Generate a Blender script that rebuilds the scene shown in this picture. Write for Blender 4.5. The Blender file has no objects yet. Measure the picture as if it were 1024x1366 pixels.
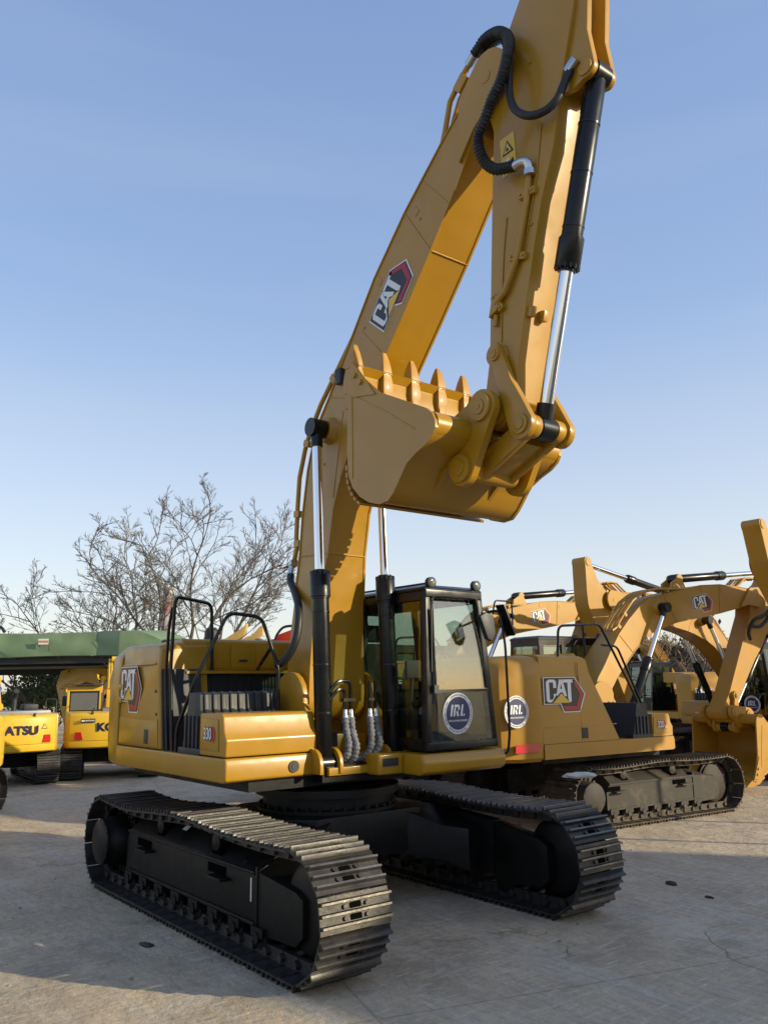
import bpy, bmesh, math, random
from math import sin, cos, pi, radians, sqrt, atan2
from mathutils import Vector as V, Matrix as M, noise

random.seed(7)
sc = bpy.context.scene
COL = sc.collection
SUN_AZ, SUN_EL = radians(35.0), radians(17.5)

# ------------------------------------------------------------------ materials
def mat(name, col, rough=.5, metal=0., coat=0., spec=.5, bump=0., bscale=40., var=0., vscale=6., dirt=0., dirtcol=(.16,.13,.10), rvar=0.):
    m = bpy.data.materials.new(name); m.use_nodes = True
    nt = m.node_tree; N = nt.nodes; L = nt.links
    b = N['Principled BSDF']
    b.inputs['Base Color'].default_value = (*col, 1); b.inputs['Roughness'].default_value = rough
    b.inputs['Metallic'].default_value = metal; b.inputs['Coat Weight'].default_value = coat
    b.inputs['Coat Roughness'].default_value = .12
    b.inputs['Specular IOR Level'].default_value = spec
    if var or dirt or bump or rvar:
        tc = N.new('ShaderNodeTexCoord')
    if var or dirt:
        n = N.new('ShaderNodeTexNoise'); n.inputs['Scale'].default_value = vscale; n.inputs['Detail'].default_value = 6
        L.new(tc.outputs['Object'], n.inputs['Vector'])
        mr = N.new('ShaderNodeMapRange'); mr.inputs[1].default_value = .3; mr.inputs[2].default_value = .7
        mr.inputs[3].default_value = 1-var; mr.inputs[4].default_value = 1+var
        L.new(n.outputs['Fac'], mr.inputs[0])
        mx = N.new('ShaderNodeMix'); mx.data_type = 'RGBA'; mx.blend_type = 'MULTIPLY'; mx.inputs[0].default_value = 1
        mx.inputs[6].default_value = (*col, 1); L.new(mr.outputs[0], mx.inputs[7])
        out = mx.outputs[2]
        if dirt:
            n2 = N.new('ShaderNodeTexNoise'); n2.inputs['Scale'].default_value = vscale*.6; n2.inputs['Detail'].default_value = 9; n2.inputs['Roughness'].default_value = .7
            mp = N.new('ShaderNodeMapping'); mp.inputs['Location'].default_value = (3.1, 7.7, 1.3)
            L.new(tc.outputs['Object'], mp.inputs['Vector']); L.new(mp.outputs[0], n2.inputs['Vector'])
            m2 = N.new('ShaderNodeMapRange'); m2.inputs[1].default_value = .5; m2.inputs[2].default_value = .72
            m2.inputs[3].default_value = 0; m2.inputs[4].default_value = dirt
            L.new(n2.outputs['Fac'], m2.inputs[0])
            x2 = N.new('ShaderNodeMix'); x2.data_type = 'RGBA'; x2.inputs[7].default_value = (*dirtcol, 1)
            L.new(m2.outputs[0], x2.inputs[0]); L.new(out, x2.inputs[6]); out = x2.outputs[2]
        L.new(out, b.inputs['Base Color'])
    if rvar:
        n3 = N.new('ShaderNodeTexNoise'); n3.inputs['Scale'].default_value = 4.; n3.inputs['Detail'].default_value = 8
        L.new(tc.outputs['Object'], n3.inputs['Vector'])
        m3 = N.new('ShaderNodeMapRange'); m3.inputs[1].default_value = .3; m3.inputs[2].default_value = .7
        m3.inputs[3].default_value = rough-rvar; m3.inputs[4].default_value = rough+rvar
        L.new(n3.outputs['Fac'], m3.inputs[0]); L.new(m3.outputs[0], b.inputs['Roughness'])
    if bump:
        n4 = N.new('ShaderNodeTexNoise'); n4.inputs['Scale'].default_value = bscale; n4.inputs['Detail'].default_value = 5
        L.new(tc.outputs['Object'], n4.inputs['Vector'])
        bp = N.new('ShaderNodeBump'); bp.inputs['Strength'].default_value = bump; bp.inputs['Distance'].default_value = .02
        L.new(n4.outputs['Fac'], bp.inputs['Height']); L.new(bp.outputs[0], b.inputs['Normal'])
    return m

YEL = mat('yellow_paint', (.41,.21,.008), .38, coat=.2, bump=.03, bscale=5, var=.07, vscale=1.6, dirt=.22, dirtcol=(.30,.17,.045), rvar=.10)
YELD = mat('yellow_paint_dusty', (.42,.21,.016), .5, coat=.15, bump=.03, bscale=6, var=.08, vscale=2., dirt=.3, dirtcol=(.28,.18,.07), rvar=.08)
KYEL = mat('bright_yellow_paint', (.68,.41,.018), .4, coat=.25, var=.05, vscale=2., dirt=.2, dirtcol=(.4,.3,.12), rvar=.06)
BLK = mat('black_paint', (.006,.006,.0065), .3, spec=.35, coat=.05, var=.2, vscale=5, dirt=.25, dirtcol=(.028,.025,.022), rvar=.1)
BLKM = mat('matt_black_plastic', (.022,.024,.028), .55, bump=.05, bscale=90, dirt=.3, dirtcol=(.06,.06,.06), vscale=4, rvar=.08)
UND = mat('undercarriage_paint', (.0035,.0033,.003), .5, spec=.28, dirt=.45, dirtcol=(.016,.013,.010), vscale=5, bump=.05, bscale=18, rvar=.12)
UNDD = mat('dusty_undercarriage', (.03,.025,.02), .7, dirt=.6, dirtcol=(.15,.115,.08), vscale=5, bump=.08, bscale=20)
RUB = mat('rubber_hose', (.014,.015,.017), .5)
CHR = mat('chrome_rod', (.82,.83,.85), .09, metal=1)
STL = mat('track_steel', (.055,.052,.05), .45, metal=.6, var=.3, vscale=9, dirt=.6, dirtcol=(.085,.072,.058), bump=.12, bscale=30, rvar=.12)
STW = mat('worn_steel', (.17,.155,.135), .4, metal=.8, var=.3, vscale=14, dirt=.4, dirtcol=(.12,.1,.08), bump=.1, bscale=30, rvar=.12)
STD = mat('rusty_track_steel', (.06,.046,.035), .65, metal=.3, var=.3, vscale=9, dirt=.6, dirtcol=(.2,.15,.1), bump=.15, bscale=30)
ZNC = mat('zinc_fitting', (.55,.56,.58), .3, metal=1)
SLV = mat('grey_hose_sleeve', (.15,.155,.17), .75, bump=.6, bscale=45, var=.25, vscale=25)
WHT = mat('white_vinyl', (.75,.75,.75), .35)
NAVY = mat('navy_vinyl', (.018,.027,.10), .35)
LBLK = mat('logo_black', (.018,.018,.02), .4)
HOLE_SHADE = mat('painted_hole_shade', (.004,.004,.004), 1., spec=0.)  # flat black that puts the shade of holes into colour
LRED = mat('logo_red', (.38,.012,.02), .35)
LYEL = mat('logo_yellow', (.74,.48,.06), .4)
KBLU = mat('lettering_blue', (.006,.008,.045), .4)
RED = mat('red_paint', (.55,.03,.015), .4, dirt=.2)
RREF = mat('red_reflector', (.5,.02,.02), .2, coat=.6)
ORG = mat('orange_paint', (.65,.24,.04), .45, dirt=.2)
GREYM = mat('grey_metal', (.25,.25,.26), .5, metal=.4, var=.1)
SEAT = mat('seat_fabric', (.03,.029,.028), .85, bump=.3, bscale=120)
INT = mat('cab_interior_grey', (.03,.03,.032), .6)
LAMP = mat('lamp_lens', (.12,.12,.11), .1, coat=1., spec=.8)
MIRR = mat('mirror_glass', (.8,.8,.82), .03, metal=1)

def glass(name, tint, refl):
    m = bpy.data.materials.new(name); m.use_nodes = True
    nt = m.node_tree; N = nt.nodes; L = nt.links; N.clear()
    o = N.new('ShaderNodeOutputMaterial'); t = N.new('ShaderNodeBsdfTransparent'); t.inputs[0].default_value = (*tint, 1)
    g = N.new('ShaderNodeBsdfGlossy'); g.inputs['Roughness'].default_value = .015; g.inputs[0].default_value = (1,1,1,1)
    fr = N.new('ShaderNodeFresnel'); ge = N.new('ShaderNodeNewGeometry'); io = N.new('ShaderNodeMapRange'); io.inputs[3].default_value = 1.5; io.inputs[4].default_value = 1/1.5
    L.new(ge.outputs['Backfacing'], io.inputs[0]); L.new(io.outputs[0], fr.inputs[0])   # thin pane: same reflectance from both sides
    mr = N.new('ShaderNodeMapRange'); mr.inputs[1].default_value = 0; mr.inputs[2].default_value = 1; mr.inputs[3].default_value = refl; mr.inputs[4].default_value = 1
    L.new(fr.outputs[0], mr.inputs[0])
    mx = N.new('ShaderNodeMixShader'); L.new(mr.outputs[0], mx.inputs[0]); L.new(t.outputs[0], mx.inputs[1]); L.new(g.outputs[0], mx.inputs[2])
    L.new(mx.outputs[0], o.inputs[0]); return m
GLS = glass('cab_glass', (.84,.89,.86), .04)
GLSD = glass('tinted_cab_glass', (.66,.73,.68), .02)
GLSL = glass('lower_cab_glass', (.86,.90,.87), .0)
GLSK = glass('rear_cab_glass', (.4,.45,.42), .3)

# ------------------------------------------------------------------ mesh builder
class MB:
    def __init__(s): s.v = []; s.f = []; s.m = []
    def add(s, vs, fs, mi=0):
        o = len(s.v); s.v += [V(p) for p in vs]
        for f in fs: s.f.append([o+i for i in f]); s.m.append(mi)
        return s
    def box(s, x0, x1, y0, y1, z0, z1, mi=0):
        vs = [(x,y,z) for x in (x0,x1) for y in (y0,y1) for z in (z0,z1)]
        return s.add(vs, [(0,1,3,2),(4,6,7,5),(0,4,5,1),(2,3,7,6),(0,2,6,4),(1,5,7,3)], mi)
    def obox(s, c, X, Y, Z, mi=0):        # oriented box: half-axis vectors
        c, X, Y, Z = V(c), V(X), V(Y), V(Z)
        vs = [c+a*X+b*Y+d*Z for a in (-1,1) for b in (-1,1) for d in (-1,1)]
        return s.add(vs, [(0,1,3,2),(4,6,7,5),(0,4,5,1),(2,3,7,6),(0,2,6,4),(1,5,7,3)], mi)
    def prism(s, prof, y0, y1, mi=0):     # profile of (x,z) extruded along y
        n = len(prof)
        a = sum(prof[i][0]*prof[(i+1)%n][1]-prof[(i+1)%n][0]*prof[i][1] for i in range(n))
        if a < 0: prof = prof[::-1]
        vs = [(x,y0,z) for x,z in prof]+[(x,y1,z) for x,z in prof]
        fs = [tuple(range(n)), tuple(range(2*n-1,n-1,-1))]
        fs += [(i, n+i, n+(i+1)%n, (i+1)%n) for i in range(n)]
        return s.add(vs, fs, mi)
    def prismx(s, prof, x0, x1, mi=0):    # profile of (y,z) extruded along x
        n = len(prof)
        a = sum(prof[i][0]*prof[(i+1)%n][1]-prof[(i+1)%n][0]*prof[i][1] for i in range(n))
        if a < 0: prof = prof[::-1]
        vs = [(x0,y,z) for y,z in prof]+[(x1,y,z) for y,z in prof]
        fs = [tuple(range(n-1,-1,-1)), tuple(range(n,2*n))]
        fs += [(i, (i+1)%n, n+(i+1)%n, n+i) for i in range(n)]
        return s.add(vs, fs, mi)
    def prismz(s, prof, z0, z1, mi=0):    # profile of (x,y) extruded along z
        n = len(prof)
        a = sum(prof[i][0]*prof[(i+1)%n][1]-prof[(i+1)%n][0]*prof[i][1] for i in range(n))
        if a < 0: prof = prof[::-1]
        vs = [(x,y,z0) for x,y in prof]+[(x,y,z1) for x,y in prof]
        fs = [tuple(range(n-1,-1,-1)), tuple(range(n,2*n))]
        fs += [(i, (i+1)%n, n+(i+1)%n, n+i) for i in range(n)]
        return s.add(vs, fs, mi)
    def loft(s, rings, mi=0, cap=True, closed=True):
        n = len(rings[0]); vs = [p for r in rings for p in r]; fs = []
        for k in range(len(rings)-1):
            for i in range(n if closed else n-1):
                j = (i+1)%n; fs.append((k*n+i, k*n+j, (k+1)*n+j, (k+1)*n+i))
        if cap: fs += [tuple(range(n-1,-1,-1)), tuple((len(rings)-1)*n+i for i in range(n))]
        return s.add(vs, fs, mi)
    def cyl(s, p, q, r, r2=None, n=20, mi=0, cap=True):
        p, q = V(p), V(q); r2 = r if r2 is None else r2
        d = (q-p).normalized(); a = d.orthogonal().normalized(); b = d.cross(a)
        rg = lambda c, R: [c+R*(cos(2*pi*i/n)*a+sin(2*pi*i/n)*b) for i in range(n)]
        return s.loft([rg(p,r), rg(q,r2)], mi, cap)
    def lathe(s, p, d, prof, n=24, mi=0): # prof: (along d, radius)
        p, d = V(p), V(d).normalized(); a = d.orthogonal().normalized(); b = d.cross(a)
        return s.loft([[p+d*t+r*(cos(2*pi*i/n)*a+sin(2*pi*i/n)*b) for i in range(n)] for t, r in prof], mi)
    def tube(s, path, r, n=10, mi=0, radii=None):
        P = [V(p) for p in path]; rings = []; t0 = (P[1]-P[0]).normalized(); a = t0.orthogonal().normalized()
        for i, p in enumerate(P):
            t = ((P[min(i+1,len(P)-1)]-P[max(i-1,0)])).normalized()
            a = (a - t*a.dot(t)).normalized(); b = t.cross(a); R = radii[i] if radii else r
            rings.append([p+R*(cos(2*pi*k/n)*a+sin(2*pi*k/n)*b) for k in range(n)])
        return s.loft(rings, mi)
    def sphere(s, c, r, n=14, mi=0, sx=1, sy=1, sz=1):
        c = V(c); rg = []
        for i in range(1, n//2):
            th = pi*i/(n//2); rg.append([c+V((r*sx*sin(th)*cos(2*pi*k/n), r*sy*sin(th)*sin(2*pi*k/n), r*sz*cos(th))) for k in range(n)])
        return s.loft(rg[::-1], mi)
    def build(s, name, mats, parent=None, T=None, bevel=0., seg=2, ang=38, fix=True):
        me = bpy.data.meshes.new(name)
        vs = [T(p) for p in s.v] if T else s.v
        me.from_pydata([tuple(p) for p in vs], [], s.f)
        mats = mats if isinstance(mats, (list, tuple)) else [mats]
        for m_ in mats: me.materials.append(m_)
        me.polygons.foreach_set('material_index', s.m)
        if fix or bevel:
            bm = bmesh.new(); bm.from_mesh(me)
            if fix: bmesh.ops.recalc_face_normals(bm, faces=bm.faces)
            if bevel:
                es = [e for e in bm.edges if len(e.link_faces) == 2 and e.calc_face_angle(0) > radians(28)]
                bmesh.ops.bevel(bm, geom=es, offset=bevel, offset_type='OFFSET', segments=seg, profile=.6, affect='EDGES', clamp_overlap=True)
            bm.to_mesh(me); bm.free()
        me.shade_smooth(); me.set_sharp_from_angle(angle=radians(ang))
        o = bpy.data.objects.new(name, me); COL.objects.link(o)
        if parent: o.parent = parent
        return o

def fillet(path, r, n=5):
    P = [V(p) for p in path]; out = [P[0]]
    for i in range(1, len(P)-1):
        a, b = P[i-1]-P[i], P[i+1]-P[i]; rr = min(r, a.length*.49, b.length*.49)
        p0, p1 = P[i]+a.normalized()*rr, P[i]+b.normalized()*rr
        for k in range(n+1):
            t = k/n; out.append(p0*(1-t)**2+P[i]*2*t*(1-t)+p1*t*t)
    return out+[P[-1]]
def crom(path, k=6):
    P = [V(p) for p in path]; P = [P[0]*2-P[1]]+P+[P[-1]*2-P[-2]]; out = []
    for i in range(1, len(P)-2):
        for j in range(k):
            t = j/k; a,b,c,d = P[i-1:i+3]
            out.append(.5*((2*b)+(c-a)*t+(2*a-5*b+4*c-d)*t*t+(3*b-a-3*c+d)*t**3))
    return out+[P[-2]]
def empty(name, loc=(0,0,0), rz=0., s=1.):
    o = bpy.data.objects.new(name, None); COL.objects.link(o); o.location = loc; o.rotation_euler = (0,0,rz); o.scale = (s,s,s); o.empty_display_size = .3
    return o
def tag(o, label=None, cat=None, group=None, kind=None):
    if label: o['label'] = label
    if cat: o['category'] = cat
    if group: o['group'] = group
    if kind: o['kind'] = kind
    return o
def copy_tree(o, parent=None):
    c = o.copy(); COL.objects.link(c); c.parent = parent
    for ch in list(o.children): copy_tree(ch, c)
    return c
def arc(cx, cz, r, a0, a1, n=8):
    return [(cx+r*cos(radians(a0+(a1-a0)*i/n)), cz+r*sin(radians(a0+(a1-a0)*i/n))) for i in range(n+1)]

# ------------------------------------------------------------------ lettering and marks
def text_mesh(txt, size, bold=0.):
    cu = bpy.data.curves.new('lettering', 'FONT'); cu.body = txt; cu.size = size; cu.offset = bold; cu.align_x = 'CENTER'; cu.align_y = 'CENTER'; cu.resolution_u = 3
    o = bpy.data.objects.new('lettering', cu); COL.objects.link(o)
    bpy.context.view_layer.update()
    me = bpy.data.meshes.new_from_object(o.evaluated_get(bpy.context.evaluated_depsgraph_get()))
    vs = [v.co.copy() for v in me.vertices]; fs = [tuple(p.vertices) for p in me.polygons]
    bpy.data.objects.remove(o); bpy.data.curves.remove(cu); bpy.data.meshes.remove(me)
    return vs, fs
class Decal:
    """flat sticker laid on a surface: layers of 2-D shapes, each 3 mm above the one below"""
    def __init__(s, c, u, n, w, shear=0.):
        s.c = V(c); s.n = V(n).normalized(); s.u = (V(u)-V(u).dot(s.n)*s.n).normalized(); s.w = s.n.cross(s.u); s.k = w; s.mb = MB(); s.sh = shear
    def P(s, p, l): return s.c+s.u*((p[0]+s.sh*p[1])*s.k)+s.w*(p[1]*s.k)+s.n*(.003+.0028*l)
    def poly(s, pts, l, mi): s.mb.add([s.P(p,l) for p in pts], [tuple(range(len(pts)))], mi); return s
    def mesh(s, vs, fs, l, mi, off=(0,0)): s.mb.add([s.P((v[0]+off[0], v[1]+off[1]), l) for v in vs], fs, mi); return s
    def text(s, t, size, off, l, mi, bold=0., sx=1.):
        vs, fs = text_mesh(t, size, bold); return s.mesh([(v[0]*sx, v[1]) for v in vs], fs, l, mi, off)
    def build(s, name, mats, parent, T=None):
        o = s.mb.build(name, mats, parent, T=T, fix=False)
        # make sure the faces look along the surface normal
        return o
def disc(r, n=40): return [(r*cos(2*pi*i/n), r*sin(2*pi*i/n)) for i in range(n)]
def logo_decal(c, u, n, w, parent, T=None, asp=.66):
    d = Decal(c, u, n, w)
    F = lambda pts: [((x-302)/140, (655-y)/140*asp) for x, y in pts]
    d.poly(F([(229,587),(340,587),(376,652),(355,722),(296,722),(285,690),(229,690)][::-1]), 0, 0)
    d.poly(F([(232,590),(338,590),(372,652),(352,718),(299,718),(288,687),(232,687)][::-1]), 1, 1)
    d.poly(F([(336,594),(369,652),(355,652),(330,601)][::-1]), 2, 2)
    d.poly(F([(369,652),(350,715),(341,700),(355,652)][::-1]), 2, 2)
    d.poly(F([(350,715),(301,715),(294,697),(341,700)][::-1]), 2, 2)
    # C
    for q in ([(247,596),(266,596),(273,603),(273,628),(263,628),(263,607),(249,607)], [(247,596),(249,607),(249,672),(245,682),(238,675),(238,604)],
              [(249,672),(258,672),(252,682),(245,682)], [(258,672),(263,664),(263,650),(273,650),(273,652),(256,682),(252,682)]):
        d.poly(F(q[::-1]), 2, 3)
    # A
    for q in ([(284,596),(296,596),(292,612),(290,612)], [(284,596),(290,612),(286,636),(287,645),(277,657),(272,657)],
              [(296,596),(309,660),(301,660),(294,645),(294,636),(290,612)], [(286,632),(294,632),(294,645),(287,645)]):
        d.poly(F(q[::-1]), 2, 3)
    # T
    for q in ([(298,596),(339,596),(339,608),(298,608)], [(313,608),(325,608),(325,682),(317,682),(313,668)]):
        d.poly(F(q[::-1]), 2, 3)
    d.poly(F([(260,685),(290,649),(320,685)][::-1]), 2, 4)
    return d.build('logo_decal', [WHT, LBLK, LRED, WHT, LYEL], parent, T)
def round_sticker(c, u, n, r, parent, sy=1.):
    d = Decal(c, u, n, r)
    d.poly(disc(1.), 0, 0); d.poly(disc(.80), 1, 1)
    for i in range(64):
        if i % 16 in (7, 8): continue
        a = 2*pi*i/64; h = .022 if i % 3 else .012
        q = [(-h,-.045),(h,-.045),(h,.045),(-h,.045)]
        d.poly([(x*cos(a)-(y+.9)*sin(a), x*sin(a)+(y+.9)*cos(a)) for x, y in q], 1, 1)
    S = lambda pts: [(x+.18*y, y+.12) for x, y in pts]
    for q in ([(-.50,-.26),(-.38,-.26),(-.38,.30),(-.50,.30)],
              [(-.30,-.26),(-.18,-.26),(-.18,.16),(-.30,.16)], [(-.30,.18),(-.02,.18),(-.02,.30),(-.30,.30)], [(-.02,.30),(.08,.20),(.08,.06),(-.04,.0),(-.04,.18)],
              [(-.14,-.02),(.0,-.02),(.08,-.26),(-.05,-.26)],
              [(.18,-.26),(.30,-.26),(.30,.30),(.18,.30)], [(.36,-.26),(.46,-.26),(.46,-.15),(.36,-.15)]):
        d.poly(S(q), 2, 0)
    d.text('RINLAN MACHINERY', .135, (0,-.36), 2, 0, .002)
    return d.build('round_sticker', [WHT, NAVY], parent)
SKY, SUNP, EXPO = .1, 4.5, 0.27; HAZE = .96; NISH = .6
KA = (-50,18.,3.08,.8); KB = (119,19.5,2.80,.8); KC = (-252,11.5,-.75,.85)
SUN_BLOCK = [(-30,0),(-30,10.4),(-4.5,10.2),(-4.3,6.),(-3.0,6.),(-3.0,9.0),(-2.4,9.5),(-1.6,10.1),(-.8,10.5),(0,11),(1,11.6),(2.4,11.2),(3.1,9.4),(3.1,0)]; SUN_BLOCK2 = [(3.6,4.6),(3.6,5.9),(4.4,6.5),(5.4,6.4),(5.95,5.2),(5.8,4.6)]  # outlines of the two added, unseen sun blocks, stepped for their shadow edges
# ------------------------------------------------------------------ excavator
FOOT, TIP, NOSEP = (0., 1.95), (2.98, 7.45), (2.82, 4.36)
def rot2(c, a, k=1., d=None):
    d = d or c; ca, sa = cos(a)*k, sin(a)*k
    def f(p): return V((d[0]+ca*(p[0]-c[0])-sa*(p[2]-c[1]), p[1], d[1]+sa*(p[0]-c[0])+ca*(p[2]-c[1])))
    return f
def hyd(root, name, p, q, R, r, f, eye=.09, ew=.18, mb=BLK, detail=True):
    p, q = V(p), V(q); d = (q-p).normalized(); Ln = (q-p).length; e = p+d*Ln*f
    b = MB(); n = 28 if detail else 14
    b.lathe(p, d, [(.02,R*.7),(.06,R),(Ln*f-.27,R),(Ln*f-.265,R*1.06),(Ln*f-.25,R*1.06),(Ln*f-.245,R*1.2),(Ln*f-.03,R*1.2),(Ln*f-.02,R*1.12),(Ln*f+.0,R*1.1),(Ln*f+.005,R*.85),(Ln*f+.03,R*.85)], n)
    b.cyl(p-V((0,ew/2,0)), p+V((0,ew/2,0)), eye, n=n)
    if detail:
        a = d.orthogonal().normalized(); c = d.cross(a)
        for i in range(14):
            t = 2*pi*i/14; w = e-d*.012+(a*cos(t)+c*sin(t))*R*1.07; b.cyl(w-d*.012, w+d*.028, .012, n=6)
        for t in (.25, .5, .78): b.lathe(p+d*Ln*f*t, d, [(0,R),(.002,R*1.04),(.018,R*1.04),(.02,R)], n)
    cy = b.build(name, mb, root)
    MB().cyl(e+d*.02, q-d*eye*.6, r, n=n).build('rod', CHR, cy)
    eb = MB(); eb.cyl(q-V((0,ew/2,0)), q+V((0,ew/2,0)), eye, n=n); eb.cyl(q-d*(eye*2.1), q-d*eye*.5, r*1.25, n=n)
    eb.build('rod_eye', mb, cy)
    return cy

def shoe_mb(w, fancy):
    b = MB(); h = w/2
    b.box(-.104,.104,-h,h,.050,.066); b.box(-.128,-.103,-h+.002,h-.002,.044,.0555); b.box(.103,.112,-h,h,.049,.062)
    for gx, gh in ((-.088,.104),(-.012,.098),(.064,.098)):
        hh = h-.004
        prof = [(gx-.013,.066),(gx+.015,.066),(gx+.007,gh-.003),(gx+.004,gh),(gx-.004,gh),(gx-.007,gh-.003)]
        b.prism(prof[:], -hh, hh, 0)
        b.add([(gx-.0075,-hh,gh+.0012),(gx+.0075,-hh,gh+.0012),(gx+.0075,hh,gh+.0012),(gx-.0075,hh,gh+.0012)], [(0,1,2,3)], 1)
    if fancy:
        for x in (.026,-.05):
            b.prismz([(x+u,v) for u,v in [(-.017,-.05),(.017,-.05),(.02,-.035),(.02,.035),(.017,.05),(-.017,.05),(-.02,.035),(-.02,-.035)]], .0655, .0685, 2)  # raised black plate, slot shade put into its colour
            for y in (-.095,.095): b.cyl((x,y,.064), (x,y,.082), .017, n=6, mi=0)
    for y in (-.11,.11):
        b.box(-.116,.112,y-.022,y+.022,-.045,.05, 0)
    b.cyl((.108,-.16,0),(.108,.16,0),.03,n=10,mi=0)
    return b

def track(root, side, c, detail):
    """one crawler: chain of grouser shoes round idler and sprocket, plus its frame"""
    g, w, L = c['gauge'], c['shoe'], c['trackL']
    R, Z = .38, .4875; xc = L-R-.105; y0 = side*g
    per = 4*xc+2*pi*R; n = round(per/.216)
    def at(t):
        t = (t % 1)*per
        if t < 2*xc:
            x = xc-t; q = min(1, max(0, t/(2*xc))); return V((x, y0, Z+R+c['sag']*sin(q*pi*3)*-1*(.5 if q<.33 else 1)))
        t -= 2*xc
        if t < pi*R: a = pi/2+t/R; return V((-xc+R*cos(a), y0, Z+R*sin(a)))
        t -= pi*R
        if t < 2*xc: return V((-xc+t, y0, Z-R))
        a = -pi/2+(t-2*xc)/R; return V((xc+R*cos(a), y0, Z+R*sin(a)))
    smb = shoe_mb(w, detail)
    mats = c['shoe_mats']
    if detail:
        chain = MB()
        for k in range(4*n): # inner pin bushings, one mesh
            p = at(k/(4*n))
            if k % 4 == 0: chain.cyl(p-V((0,.17,0)), p+V((0,.17,0)), .034, n=8)
        tr = chain.build('crawler_track', mats[0], root)
        proto = smb.build('track_shoe', mats, tr)
        first = True
        for k in range(n):
            p, q = at((k+.5)/n-.012*216/per/1000), at((k+.5)/n+.012*216/per/1000)
            t = (q-p).normalized(); out = V((0,1,0)).cross(t); 
            if out.dot((p-V((max(-xc,min(xc,p.x)),y0,Z)))) < 0: out = -out
            X = V((0,1,0)).cross(out)
            mm = M(((X.x,0,out.x,p.x),(X.y,1,out.y,p.y),(X.z,0,out.z,p.z),(0,0,0,1)))
            o = proto if first else proto.copy()
            if not first: COL.objects.link(o); o.parent = tr
            o.matrix_local = mm; first = False
    else:
        b = MB()
        for k in range(n):
            p, q = at((k+.5)/n-1e-4), at((k+.5)/n+1e-4)
            t = (q-p).normalized(); out = V((0,1,0)).cross(t)
            if out.dot((p-V((max(-xc,min(xc,p.x)),y0,Z)))) < 0: out = -out
            X = V((0,1,0)).cross(out); o0 = len(b.v)
            b.v += [p+X*v.x+V((0,1,0))*v.y+out*v.z for v in smb.v]
            for f, mi in zip(smb.f, smb.m): b.f.append([o0+i for i in f]); b.m.append(mi)
        tr = b.build('crawler_track', mats, root)
    # frame
    um = c['und']; s = side; yo = y0+s*(.15); yi = y0-s*.2
    f = MB()
    def sec(x, zt, zs, zb): # section: outer face, sloped shoulder, inner face
        return [(x,yo,zb),(x,yo,zs),(x,y0-s*.06,zt),(x,yi,zt),(x,yi,zb)]
    f.loft([sec(-xc+.42,.62,.55,.26), sec(-xc+.50,.83,.66,.25), sec(.2,.83,.66,.25), sec(xc-.72,.76,.62,.25)])
    f.box(-xc+.48, xc-.72, min(yo,yo+s*.02), max(yo,yo+s*.02), .63, .66)
    f.box(-xc+.48, xc-.72, min(yo,yo+s*.018), max(yo,yo+s*.018), .25, .28)
    fr = f.build('track_frame', um, root, bevel=.008 if detail else 0)
    gd = MB(); gd.loft([sec(xc-.70,.75,.66,.20), sec(xc-.12,.66,.6,.22), sec(xc-.02,.60,.56,.3)]) ; gd.box(xc-.71,xc-.68,yi,yo+s*.012,.2,.7)
    gd.build('idler_guard', um, fr, bevel=.008 if detail else 0)
    if detail:
        d = Decal((-.35,y0+s*.02,.79), (1,0,0), (0,s*.55,.8), .05); d.poly([(-1,-.7),(1,-.7),(1,.7),(-1,.7)],0,0); d.build('label_plate', [WHT], fr)
        MB().box(xc-.80,xc-.785,min(yo,yo+s*.004),max(yo,yo+s*.004),.42,.60).build('label_plate', WHT, fr)
    if detail or c.get('slots'):
        for x in (-1.05,.55): MB().box(x-.16,x+.16,min(yo,yo+s*.012),max(yo,yo+s*.012),.54,.61).build('step_slot_shade', HOLE_SHADE, fr)  # black slab coloured as the shade of a step slot
        for x in (-1.05,.55): MB().box(x-.02,x+.24,min(yo,yo+s*.10),max(yo,yo+s*.10),.515,.54).build('step_lip', um, fr, bevel=.004)
        for x in (-.75,.45):   # black slabs on the sloping shoulder, coloured as the shade inside openings
            MB().obox((x+.02,y0+s*.05,.745),(.07,0,0),(0,s*.075,-.06),(0,.006,.007*s)).build('shoulder_hole_shade', HOLE_SHADE, fr)
    for k in range(8 if detail else 7):
        x = -xc+.55+k*(2*xc-1.2)/(7 if detail else 6)
        rb = MB(); rb.lathe((x,y0-.15,.185),(0,1,0),[(0,.05),(.01,.095),(.08,.095),(.09,.08),(.21,.08),(.22,.095),(.29,.095),(.30,.05)],18)
        rb.obox((x,y0+s*.15,.225),(.09,0,0),(0,.03,0),(0,0,.035)); rb.cyl((x,y0+s*.14,.185),(x,y0+s*.19,.185),.045,n=10)
        rb.build('track_roller', um, fr)
    for x in (-.75,.45):
        rb = MB(); rb.lathe((x,y0-.14,.775),(0,1,0),[(0,.03),(.02,.075),(.22,.075),(.24,.06),(.36,.06),(.365,.03)],18); rb.cyl((x,y0+.22,.775),(x,y0+.235,.775),.04,n=12)
        rb.box(x-.05,x+.05,y0-.1,y0+.02,.66,.74)
        rb.build('carrier_roller', um, fr)
    fd = MB(); ys = s
    fd.lathe((-xc,y0-s*.25,Z),(0,s,0),[(0,.26),(.12,.30),(.25,.30),(.27,.25),(.43,.25),(.45,.235),(.54,.235),(.56,.20),(.565,.0)],32)
    for i in range(20):
        a = 2*pi*i/20; fd.cyl((-xc+.275*cos(a),y0+s*.02,Z+.275*sin(a)),(-xc+.275*cos(a),y0+s*.045,Z+.275*sin(a)),.016,n=6)
    for i in range(21):
        a = 2*pi*i/21; fd.obox((-xc+.33*cos(a),y0,Z+.33*sin(a)),(.04*cos(a),0,.04*sin(a)),(0,.03,0),(-.03*sin(a),0,.03*cos(a)))
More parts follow.
